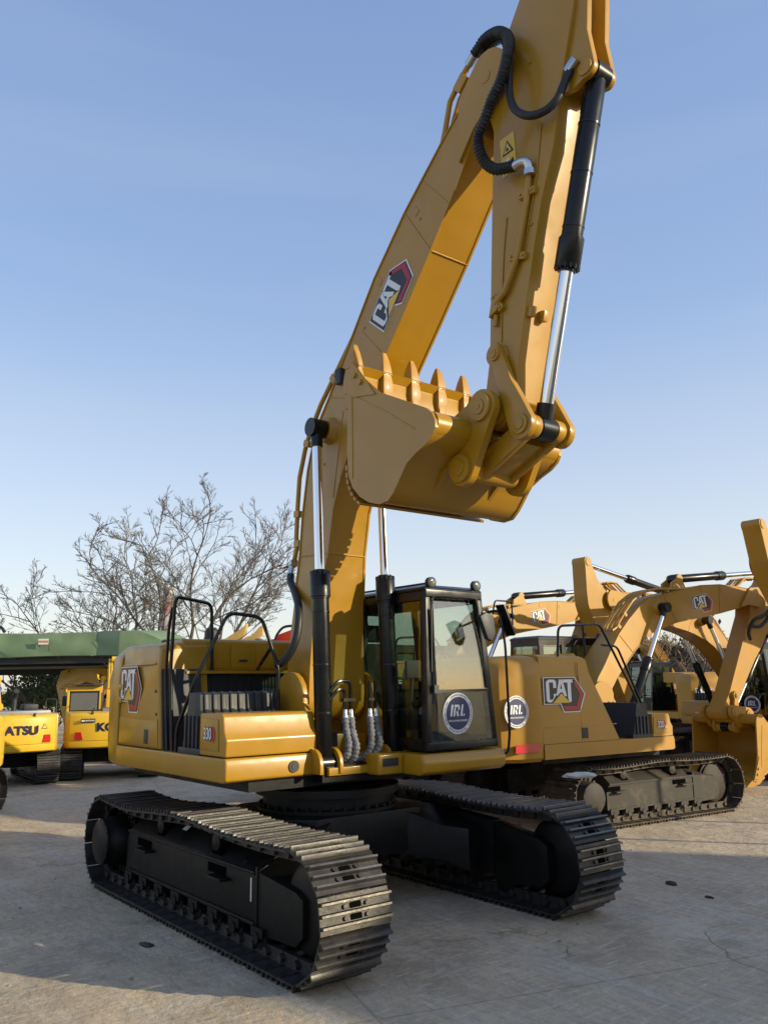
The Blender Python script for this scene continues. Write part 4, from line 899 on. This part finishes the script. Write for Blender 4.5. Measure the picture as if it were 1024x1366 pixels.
# ------------------------------------------------------------------ the two machines seen from behind, under the canopy
def rear_machine(label, txt, loc, rz, s, tagside):
    root = empty('excavator'); tag(root, label, 'excavator', 'excavators in the yard'); Y = KYEL
    c = dict(gauge=1.1, shoe=.62, trackL=1.95, sag=.02, shoe_mats=[STL,STL,LBLK], und=UND)
    for sd_ in (-1,1): track(root, sd_, c, False)
    b = MB(); b.box(-.9,.9,-.9,.9,.45,.8); b.cyl((0,0,.8),(0,0,1.0),.6,n=28); b.build('car_body', UND, root)
    b = MB(); b.box(-1.5,1.2,-1.3,1.3,.95,1.12); b.build('deck', Y, root, bevel=.02)
    pl = [(-1.3,-1.33),(-1.75,-1.33),(-2.08,-1.18),(-2.24,-.8),(-2.3,-.3),(-2.3,.3),(-2.24,.8),(-2.08,1.18),(-1.75,1.33),(-1.3,1.33)]
    b = MB(); b.loft([[V((x*(k if x < -1.4 else 1),y,z)) for x,y in pl] for z,k in ((.93,.95),(.97,.99),(1.14,1.0),(1.15,.985),(1.16,1.),(1.86,.985),(1.93,.96),(1.97,.88))])
    cw = b.build('counterweight', Y, root, bevel=.012)
    d = Decal((-2.296,0,1.52), (0,-1,0), (-1,0,0), 1.)
    d.text('KOMATSU', .32, (.40 if tagside else -.16,0), 0, 0, .014, 1.12); 
    d.build('maker_lettering', [KBLU], cw)
    if tagside:
        d = Decal((-2.262,.68,1.72), (-.1,-1,0), (-1,.10,0), .2); d.poly([(-1,-.28),(1,-.28),(1,.28),(-1,.28)],0,0); d.text('RUNTONG',.3,(.15,0),1,1,.01); d.poly([(x*.15-.75,y*.15) for x,y in disc(1.,12)],1,1); d.build('dealer_plate', [LBLK,WHT], cw)
    d = Decal((-2.22,-.85,1.62), (.12,-1,0), (-1,-.12,0), .09); d.poly([(-1,-.7),(1,-.7),(0,1)],0,0); d.poly([(-.75,-.55),(.75,-.55),(0,.75)],1,1); d.build('warning_label', [LBLK,LYEL], cw)
    for s_ in (-1,1):
        b = MB(); q = [V((-2.17,s_*1.04,1.19)),V((-2.25,s_*.80,1.19)),V((-2.24,s_*.86,1.40)),V((-2.19,s_*1.02,1.40))]; nn = V((-.95,s_*.3,0)).normalized()
        b.add([p+nn*.012 for p in q]+[p-nn*.03 for p in q], [(0,1,2,3),(7,6,5,4),(0,4,5,1),(1,5,6,2),(2,6,7,3),(3,7,4,0)]); b.build('tail_lamp', RREF, cw)
    b = MB(); b.box(-1.9,.2,-1.28,.35,1.12,1.93); b.box(-1.75,-.3,-1.1,.3,1.92,2.05); b.build('engine_hood', GREYM, root, bevel=.03)
    b = MB(); b.tube(fillet([(-1.2,-.2,2.0),(-1.2,-.2,2.45),(-1.45,-.2,2.6)],.12),.075,12); b.build('exhaust_pipe', BLKM, root)
    # cab, left of the boom
    b = MB(); x0,x1,y0,y1,za,zc = -.55,1.05,.38,1.32,1.12,2.72
    for x in (x0,x1):
        for y in (y0,y1): b.box(x-.04,x+.04,y-.04,y+.04,za,zc)
    b.box(x0-.03,x1+.03,y0-.03,y1+.03,za,za+.55); b.box(x0-.05,x1+.05,y0-.05,y1+.05,zc-.16,zc)
    b.box(.2,.26,y1-.03,y1+.035,za,zc)
    cb = b.build('cab', Y, root, bevel=.02)
    g_ = MB(); g_.box(x0-.012,x0-.004,y0+.04,y1-.04,za+.55,zc-.16); g_.build('rear_window', GLSK, cb)
    b = MB(); b.box(x0-.035,x0-.028,y0+.02,y1-.02,za+.50,za+.60); b.box(x0-.036,x0-.028,y0+.02,y0+.09,za+.6,zc-.15); b.box(x0-.036,x0-.028,y1-.08,y1-.02,za+.6,zc-.15); b.box(x0-.036,x0-.028,y0+.02,y1-.02,zc-.22,zc-.15); b.build('window_seal', RUB, cb)
    for xa,xb in ((x0+.04,.2),(.26,x1-.04)):
        g_ = MB(); g_.box(xa,xb,y1-.01,y1-.002,za+.55,zc-.16); g_.build('side_window', GLSK, cb)
    g_ = MB(); g_.box(x1+.0,x1+.008,y0+.04,y1-.04,za+.55,zc-.16); g_.build('windscreen', GLSK, cb)
    b = MB(); b.box(x0-.30,x1-.5,y0-.12,y1+.12,zc+.02,zc+.05); b.build('sun_visor', BLKM, cb)
    b = MB(); b.box(-.2,.2,.6,1.1,za+.3,za+.5); b.box(-.3,-.18,.62,1.08,za+.5,za+1.15); b.build('operator_seat', SEAT, cb, bevel=.04)
    for y in (-.95,.95): MB().cyl((-2.2,y*.6,1.90),(-2.2,y*.6,1.99),.035,n=10).build('lifting_eye', BLKM, cw)
    b = MB(); b.tube(fillet([(-1.7,-1.25,1.95),(-1.7,-1.25,2.35),(-.4,-1.25,2.35),(-.4,-1.25,1.95)],.1),.018,8); b.build('handrail', BLKM, root)
    b = MB(); b.tube(fillet([(-1.5,.34,1.95),(-1.5,.34,2.45),(-.7,.34,2.5)],.1),.018,8); b.build('handrail', BLKM, root)
    b = MB(); b.box(-1.3,-.8,-.85,-.45,2.05,2.22); b.build('air_cleaner', BLKM, root, bevel=.04)
    MB().obox((.7,1.46,2.25),(.03,0,0),(0,.09,0),(0,0,.16)).build('wing_mirror', BLKM, cb, bevel=.02)
    # ladder of steps beside the counterweight
    b = MB()
    for y in (1.02,1.34): b.box(-1.42,-1.36,y-.02,y+.02,1.12,1.92)
    for k in range(4): b.box(-1.44,-1.32,1.0,1.36,1.22+k*.2,1.26+k*.2)
    b.build('step_ladder', YEL, root)
    # folded boom ahead, seen over the roof
    b = MB(); P = [(.4,1.5,.25),(1.2,2.3,.38),(2.3,3.05,.42),(3.3,3.15,.36),(4.6,2.7,.26)]
    rg = []
    for i,(x,z,h) in enumerate(P):
        rg.append([V((x-.1,-.2,z+h)),V((x+.1,-.2,z-h)),V((x+.1,.2,z-h)),V((x-.1,.2,z+h))])
    b.loft(rg); bo = b.build('boom', Y, root, bevel=.02)
    b = MB()
    for y in (-.15,-.07,.07,.15): b.tube(crom([(1.0,y,2.62),(2.1,y,3.5),(3.1,y,3.58),(4.3,y,3.1)],6),.03,8)
    b.build('hydraulic_pipe', Y, bo)
    hyd(root,'stick_cylinder',(2.0,0,3.62),(4.3,0,3.35),.085,.05,.55,.09,.16,Y,False)
    for s_ in (-1,1): hyd(root,'boom_cylinder',(.9,s_*.33,1.2),(2.2,s_*.33,2.95),.075,.045,.55,.09,.14,Y,False)
    b = MB(); b.prism([(4.3,3.3),(4.75,3.2),(5.0,2.6),(4.2,.6),(4.0,.6),(4.4,2.4)],-.15,.15); b.build('stick', Y, root, bevel=.02)
    root.location = loc; root.rotation_euler[2] = rz; root.scale = (s,)*3
    return root
def at(px, py, D):
    d = f+r*((px-512)/1101.495)-u*((py-683)/1101.495); return V((7.48303,-5.04641,2.12933))+d*D
fh = V((f.x,f.y,0)).normalized(); rh = V((r.x,r.y,0)).normalized()
def gpk(k): p = at(k[0],900,k[1]); return V((p.x,p.y,0))+fh*2.3*k[3]
k1 = rear_machine('bright yellow excavator seen from behind at the left edge, large dark lettering across its tail', 'KOMATSU', gpk(KA), KA[2], KA[3], False)
k2 = rear_machine('bright yellow excavator seen from behind, its cab between the lettered tail and the big machine', 'KOMATSU', gpk(KB), KB[2], KB[3], True)
k4 = copy_tree(k1); k4.location = gpk((165,26.,0,.85)); k4.rotation_euler[2] = 3.5; k4.scale = (.85,)*3
tag(k4, 'yellow excavator behind the rear-facing one, only its folded boom showing over the cab roof', 'excavator', 'excavators in the yard')
k3 = copy_tree(k1); k3.location = gpk(KC); k3.rotation_euler[2] = KC[2]; k3.scale = (KC[3],)*3
tag(k3, 'machine at the far left edge of which only a cab corner and mirror show', 'excavator', 'excavators in the yard')

# ------------------------------------------------------------------ green canopy
GRN = mat('green_canvas', (.16,.24,.13), .75, bump=.3, bscale=3, var=.12, vscale=1.2, dirt=.3, dirtcol=(.24,.27,.19))
GRN2 = mat('green_canvas_patch', (.07,.12,.085), .7)
DRK = mat('dark_steel', (.02,.022,.02), .6)
fh = V((f.x,f.y,0)).normalized(); rh = V((r.x,r.y,0)).normalized()
cn = empty('canopy'); tag(cn, 'long green canvas canopy on steel posts behind the left machines', 'canopy')
O = V((7.48,-5.05,0))+fh*26.
def cp(a, b_, z): return O+rh*a+fh*b_+V((0,0,z))
b = MB(); rg = []; rnd = random.Random(5)
NX = 60; A0, A1 = -20., -7.0
def ztop(a): return 3.72+.10*sin(a*.9)+.05*sin(a*2.3)-(.12 if a < -12 else 0)
rows = []
for i in range(NX+1):
    a = A0+(A1-A0)*i/NX; e_ = max(0,(i-56)/4)**1.5; zt_ = 3.84+.03*sin(a*.7)-.30*e_; zb_ = 3.10+.02*sin(a*1.1)
    fold = .05*sin(a*3.1)+.03*sin(a*7.3)
    rows.append([cp(a,7.0,zt_-.1),cp(a,3.2,zt_+.2),cp(a,.30,zt_+.02),cp(a,.06+fold*.2,zt_-.015),cp(a,.02+fold*.8,zt_-.3+.02*sin(a*4)),cp(a,.0-fold*.8,zt_-.52+.03*sin(a*5)),cp(a,.02+fold*.5,zb_)])
b.loft(rows, cap=False, closed=False); rows2 = [[p+fh*.03-V((0,0,.02)) for p in rw] for rw in rows]; b.loft(rows2, cap=False, closed=False)
b.build('canvas_cover', GRN, cn, fix=False, ang=70)
b = MB(); a0 = -8.75
b.loft([[rw[k]-fh*.02+V((0,0,.012)) for k in range(2,7)] for i,rw in enumerate(rows) if -9.0 < A0+(A1-A0)*i/NX < -8.2], cap=False, closed=False); b.build('canvas_patch', GRN2, cn, fix=False, ang=70)
d = Decal(cp(-10.6,-.12,3.55), rh, -fh, .16); d.poly([(-1,-.55),(1,-.55),(1,.55),(-1,.55)],0,1); d.poly([(-.95,-.2),(.95,-.2),(.95,.2),(-.95,.2)],1,0); d.build('canvas_label', [ORG, WHT], cn)
b = MB()
for a in (-19.8,-15.5,-7.3):
    for bb in (.2,6.5): p = cp(a,bb,0); b.box(p.x-.06,p.x+.06,p.y-.06,p.y+.06,0,3.6)
b.build('post', DRK, cn)
b = MB()
for bb in (.25,3.3,6.6): b.obox(cp((A0+A1)/2,bb,2.98), rh*((A1-A0)/2), fh*.05, (0,0,.10))
for i in range(10): a = A0+.3+i*1.36; b.obox(cp(a,3.4,3.10), rh*.04, fh*3.3, (0,0,.06)); 
for i in range(9): a = A0+.3+i*1.36; b.obox(cp(a+.68,3.3,2.85), rh*.7, fh*.03, (0,0,.03))
b.obox(cp((A0+A1)/2,1.2,2.78), rh*((A1-A0)/2), fh*1.0, (0,0,.015)); b.obox(cp((A0+A1)/2,6.7,3.0), rh*((A1-A0)/2), fh*.03, (0,0,.35))
b.build('roof_truss', DRK, cn)
b = MB(); b.tube(crom([cp(-13.2,.5,3.9),cp(-12.9,.5,4.1),cp(-12.3,.5,4.08),cp(-12.1,.5,3.9)],6),.05,8); b.build('cable_loop', RUB, cn)

# ------------------------------------------------------------------ bare trees
BARK = mat('bare_bark', (.12,.102,.088), .9, bump=.3, bscale=12, var=.25, vscale=3)
def grow(b, p, d, ln, r0, r1, level, rg, out):
    """one limb: a crooked tapering path with side shoots that turn upward"""
    segs = (12, 8, 5, 4, 3)[level]; path = [p]; q = p; dd = d.normalized(); dirs = [dd]
    wob = (.20,.25,.27,.24,.2)[level]
    for i in range(segs):
        dd = (dd+V((rg.uniform(-1,1),rg.uniform(-1,1),rg.uniform(-.5,.62)))*wob+out*.05).normalized(); q = q+dd*ln/segs; path.append(q); dirs.append(dd)
    radii = [r0+(r1-r0)*i/segs for i in range(segs+1)]
    b.tube(path, r0, (8,6,4,3,3)[level], radii=radii)
    if level == 4: return
    n = (9,6,5,4)[level]
    for j in range(n):
        t = .24+.76*(j+rg.uniform(.1,.9))/n; i = min(segs, int(t*segs)); R_ = radii[i]
        az = rg.uniform(0,2*pi); sd_ = V((cos(az),sin(az),0)); sd_ = (sd_-dirs[i]*sd_.dot(dirs[i])).normalized()
        nd = dirs[i]*rg.uniform(.7,1.1)+sd_*rg.uniform(.55,.95)+V((0,0,.22))
        grow(b, path[i], nd, ln*(1.05-.5*t)*rg.uniform(.40,.64), max((.02,.013,.009,.0065)[level],R_*rg.uniform(.42,.60)), (.010,.008,.0055,.004)[level], level+1, rg, sd_*.6)
def bare_tree(label, px, D, H, seed, limbs, group='bare trees behind the canopy'):
    root = empty('bare_tree'); tag(root, label, 'tree', group); p = at(px,900,D); root.location = (p.x,p.y,0); rg = random.Random(seed)
    tb = MB(); cb_ = MB(); hb_ = H*.24
    tb.tube(crom([V((0,0,0)),V((.04,.03,hb_*.5)),V((0,0,hb_))],4), .03*H*.6, 9, radii=[.024*H-(.005*H)*i/8 for i in range(9)]); tb.build('trunk', BARK, root, ang=80)
    for a, l_, rr in limbs:     # lean to the right (+) or left (-), length share, thickness
        d = rh*sin(a)+fh*rg.uniform(-.35,.35)+V((0,0,cos(a)))
        grow(cb_, V((0,0,hb_-.05)), d, H*l_,   .0098*H*rr, .010, 0, rg, rh*sin(a)*.5)
    cb_.build('crown', BARK, root, fix=False, ang=80); return root
bare_tree('bare leaning tree rising at the left edge over the green canopy', 40, 33, 6.6, 11, [(-.95,.62,.8),(-.45,.5,.6)])
bare_tree('bare spreading tree with crooked limbs, left of the tall upright ones', 132, 34, 8.0, 24, [(-.95,.72,.9),(-.55,.66,.8),(-.12,.66,.8),(.35,.5,.6)])
bare_tree('tall bare tree with a dark single trunk beside the pale chimney', 207, 32, 8.6, 37, [(-.42,.74,1.),(.12,.74,.9),(-.1,.6,.6)])
bare_tree('tall bare tree directly behind the black looped handrail', 248, 33, 9.4, 45, [(-.25,.72,.9),(.10,.76,1.),(.42,.72,.8)])
bare_tree('bare tree fanning to the right beside the upright boom', 276, 34, 9.3, 52, [(.15,.72,.9),(.5,.74,.9),(.9,.6,.7)])

# ------------------------------------------------------------------ leafy trees, brush heap, chimney
def leafmat(n, c): return mat(n, c, .75, var=.35, vscale=1.5, spec=.2)
LF1 = leafmat('dark_leaves', (.035,.05,.02)); LF2 = leafmat('olive_leaves', (.075,.075,.028))
def leafy(label, p, H, W_, seed, m_, name='leafy_tree', n=2600, group='dark trees at the back'):
    root = empty(name); tag(root, label, 'tree', group); root.location = p; rg = random.Random(seed)
    t = MB(); t.tube(crom([(0,0,0),(rg.uniform(-.2,.2),0,H*.25),(0,rg.uniform(-.2,.2),H*.7)],4), .05*H*.4, 7)
    for k in range(6):
        a = rg.uniform(0,6.3); t.tube([(0,0,H*(.2+.08*k)),(cos(a)*W_*.35,sin(a)*W_*.35,H*(.35+.08*k))], .02*H*.4, 5)
    t.build('trunk', BARK, root)
    cl = []
    for k in range(26):
        a, rr, z = rg.uniform(0,6.3), sqrt(rg.random())*W_*.5, rg.uniform(.14,1.)
        rr *= sin(min(1,(1.05-z)*1.6+.1)*pi/2); cl.append((V((rr*cos(a),rr*sin(a),z*H*.9)), rg.uniform(.10,.2)*W_+.15))
    c_ = MB()
    for i in range(n):
        o, s_ = cl[rg.randrange(len(cl))]; v = V((rg.gauss(0,1),rg.gauss(0,1),rg.gauss(0,.8))); v = o+v.normalized()*s_*rg.uniform(.5,1.05)
        if v.z < .2: continue
        a = V((rg.uniform(-1,1),rg.uniform(-1,1),rg.uniform(-1,1))).normalized(); e = a.orthogonal().normalized(); L_ = rg.uniform(.07,.17)*(H/5)
        c_.add([v-a*L_, v+e*L_*.55, v+a*L_, v-e*L_*.55], [(0,1,2,3)])
    c_.build('crown', m_, root, fix=False); return root
def gp(px, D): p = at(px,900,D); return V((p.x,p.y,0))
leafy('dark bushy tree under the canopy edge at the far left', gp(52,44), 44, 3.2, 3.4, 1, LF1) if False else None
leafy('low dark green tree under the canopy at the left', gp(46,42), 3.0, 3.2, 1, LF1)
leafy('round dark green tree between the two rear-facing machines', gp(78,40), 4.6, 3.6, 2, LF1)
leafy('olive green tree right of the yellow cab under the canopy', gp(148,38), 4.4, 4.2, 3, LF2)
leafy('olive tree half hidden by the left corner of the big machine', gp(178,43), 4.6, 3.6, 4, LF2)
leafy('dark evergreen tree showing through the gap under the arched boom', gp(935,36), 4.7, 3.8, 5, LF1, n=3800)
leafy('dark tree filling the gap right of the hanging arm', gp(1010,42), 4.6, 4.4, 6, LF1)
leafy('dim olive tree behind the brush heap', gp(890,44), 4.2, 4.4, 7, LF2)
leafy('dark tree behind the uprights of the left handrail', gp(250,45), 3.4, 4.0, 8, LF1)
# brush heap
rg = random.Random(77); c0 = gp(880,30)
bh = empty('brush_heap', c0); tag(bh, 'big heap of dry brown branches behind the yellow excavators', 'brush heap')
b = MB(); rr = []
for j in range(9):
    th = j/8*pi/2; rr.append([V((4.2*cos(th)*cos(2*pi*i/28)*(1+.12*sin(i*2.7+j)), 3.*cos(th)*sin(2*pi*i/28), 3.0*sin(th)*(1+.12*sin(i*1.9+j*1.3)))) for i in range(28)])
b.loft(rr); b.build('heap_core', mat('dead_brush',(.07,.048,.03),.95,bump=.8,bscale=6,var=.4,vscale=4), bh, ang=80)
b = MB(); b2 = MB()
for k in range(1700):
    th, ph = rg.uniform(.05,1.5), rg.uniform(0,2*pi); p = V((4.2*cos(th)*cos(ph),3.*cos(th)*sin(ph),3.0*sin(th))); d = (V((rg.gauss(0,.8),rg.gauss(0,.8),rg.gauss(.35,.7)))+p.normalized()*.6).normalized(); l_ = rg.uniform(.4,1.3)
    (b if k % 3 else b2).tube([p, p+d*l_*.5+V((rg.uniform(-.1,.1),rg.uniform(-.1,.1),-.05)), p+d*l_-V((0,0,.15*l_))], .014, 3, radii=[rg.uniform(.012,.03),.014,.006])
b.build('branches', mat('dry_twigs',(.13,.09,.055),.9,var=.3,vscale=3), bh, fix=False); b2.build('branches', mat('pale_twigs',(.26,.20,.13),.9,var=.3,vscale=3), bh, fix=False)
ch = MB(); p = at(221,900,125.); top = 2.13+(917-788)/1101*125
ch.lathe((p.x,p.y,0),(0,0,1),[(0,1.25),(top*.78,.93)],24,0); ch.lathe((p.x,p.y,0),(0,0,1),[(top*.78,.94),(top*.88,.88)],24,1); ch.lathe((p.x,p.y,0),(0,0,1),[(top*.88,.87),(top*.995,.84),(top,.92),(top+.3,.92),(top+.3,.6)],24,0)
tag(ch.build('chimney', [mat('pale_brick',(.42,.36,.34),.9,var=.1,vscale=.5), mat('red_band',(.34,.16,.13),.9,var=.1,vscale=.5)]), 'tall pale factory chimney with a reddish band among the bare trees', 'chimney')
# far belt of trees closing the yard
b = MB(); rg = random.Random(9)
for k in range(15000):
    a = rg.uniform(-75,75); p = V((7.48,-5.05,0))+fh*(105+rg.uniform(-5,5))+rh*a; h = (2.4+.9*sin(a*.31)+.6*sin(a*.83+1)+.3*sin(a*2.1))*rg.uniform(.0,1.)**.6
    v = p+V((0,0,h)); q = V((rg.uniform(-1,1),rg.uniform(-1,1),rg.uniform(-1,1))).normalized(); e = q.orthogonal().normalized(); L_ = rg.uniform(.2,.5); b.add([v-q*L_,v+e*L_*.6,v+q*L_,v-e*L_*.6],[(0,1,2,3)])
tag(b.build('treeline', LF1, fix=False), 'far belt of low dark trees along the horizon', 'treeline', kind='stuff')
# things showing over the hood of the big machine
sb_ = empty('spare_bucket'); tag(sb_, 'pale yellow bucket teeth poking up behind the hood of the big machine', 'bucket')
def hb(px,py,D): return at(px,py,D)
b = MB()
for (xs_, ys_) in (((268,300,322,330,326,312),(856,852,838,831,848,856)), ((312,335,346,352,350,338),(856,848,836,832,846,858))):
    P = [at(x,y,15.5) for x,y in zip(xs_,ys_)]; Q = [p+fh*.18 for p in P]; n = len(P); b.add(P+Q, [tuple(range(n)),tuple(range(2*n-1,n-1,-1))]+[(i,(i+1)%n,n+(i+1)%n,n+i) for i in range(n)])
b.build('bucket_tooth', mat('pale_yellow_paint',(.62,.42,.14),.5,dirt=.3), sb_, bevel=.02)
b = MB(); p0 = at(330,870,15.7); b.obox(p0+fh*.5-V((0,0,1.0)), rh*.75, fh*.5, (0,0,1.1)); b.build('bucket_shell', YELD, sb_, bevel=.06)
rd = empty('red_machine'); tag(rd, 'red roofed machine peeping out between the hood and the boom', 'machine')
P = [at(362,856,14.),at(372,846,14.),at(388,840,14.),at(402,838,14.),at(402,870,14.),at(362,870,14.)]; b = MB(); Q = [p+fh*1.2 for p in P]; n = 6
b.add(P+Q, [tuple(range(n)),tuple(range(2*n-1,n-1,-1))]+[(i,(i+1)%n,n+(i+1)%n,n+i) for i in range(n)]); b.build('cab_roof', RED, rd, bevel=.03)
pb = at(382,865,14.); b = MB(); b.obox((pb.x+fh.x*.7,pb.y+fh.y*.7,1.45), rh*.3, fh*.5, (0,0,1.45)); b.build('cab', RED, rd, bevel=.03)
b = MB(); b.tube(crom([at(366,856,13.9),at(370,846,13.9),at(378,837,13.9),at(390,835,13.9),at(396,838,13.9)],6), .022, 8); b.build('hose', RUB, rd)
# orange machine under the canopy
om = empty('orange_excavator', gp(146,24.)); tag(om, 'small orange machine arm curving down beside the yellow cab', 'excavator'); om.rotation_euler[2] = atan2(rh.y,rh.x)
b = MB(); pth = crom([(.5,0,2.1),(.1,0,2.14),(-.2,0,2.0),(-.36,0,1.7),(-.40,0,1.2)],5); b.tube(pth,.12,10); b.build('boom', ORG, om)
b = MB(); b.box(-.1,.9,.1,1.0,.8,1.75); b.build('body', BLKM, om, bevel=.06); b = MB(); b.box(-.2,1.1,-.1,1.2,.05,.75); b.build('crawler_track', UND, om, bevel=.2)
# white sack lying on the track of the dusty machine
b = MB(); rg = random.Random(4); rr = []
for j in range(5):
    rr.append([V((.26*cos(2*pi*i/18)*(1+.15*sin(i*3))*sin(.3+j*.6),.10*sin(2*pi*i/18)*sin(.3+j*.6)+.02*sin(i*2),.03+.05*-cos(.3+j*.6)+.012*sin(i*1.7+j))) for i in range(18)])
b.loft(rr); sk_ = b.build('plastic_sack', mat('white_sack',(.6,.58,.54),.6,bump=.3,bscale=25)); p = at(773,1033,10.45); sk_.scale = (.8,.8,.7); sk_.location = (p.x,p.y,.925); sk_.rotation_euler[2] = .95
tag(sk_, 'crumpled white plastic sack lying on the dusty track', 'sack')
# unseen blocks added towards the low sun, outlines shaped to shade the yard
n_ = V((-sin(SUN_AZ),cos(SUN_AZ),0)); sv = V((cos(SUN_AZ),sin(SUN_AZ),0))
sunb = empty('added_sun_block'); tag(sunb, 'unseen grey block added on the sunny side to shade the yard', 'sun block')
def sp_(s_, n1, z): return sv*s_+n_*n1+V((0,0,z))
b = MB(); pr = SUN_BLOCK
A = [sp_(30,n1,z) for n1,z in pr]; B = [sp_(38,n1,z) for n1,z in pr]; n = len(A)
b.add(A+B, [tuple(range(n)),tuple(range(2*n-1,n-1,-1))]+[(i,(i+1)%n,n+(i+1)%n,n+i) for i in range(n)]); b.build('sun_block_slab', mat('sun_block_grey',(.3,.31,.32),.6,metal=.2,var=.1,vscale=.6), sunb)
ts = empty('raised_sun_block'); tag(ts, 'unseen raised block on posts, added to shade the side of the dusty excavator', 'shelter')
b = MB(); A = [sp_(12,n1,z) for n1,z in SUN_BLOCK2]; B = [sp_(14.5,n1,z) for n1,z in SUN_BLOCK2]; n = len(A)  # second added block, raised to shade the dusty machine but leave the ground lit
b.add(A+B, [tuple(range(n)),tuple(range(2*n-1,n-1,-1))]+[(i,(i+1)%n,n+(i+1)%n,n+i) for i in range(n)]); b.build('roof', mat('raised_block_grey',(.3,.3,.31),.6,var=.1,vscale=.6), ts)
b = MB()
for s_ in (12.2,14.3):
    for n1 in (3.9,5.6): p = sp_(s_,n1,0); b.box(p.x-.03,p.x+.03,p.y-.03,p.y+.03,0,4.7)
b.build('post', DRK, ts)
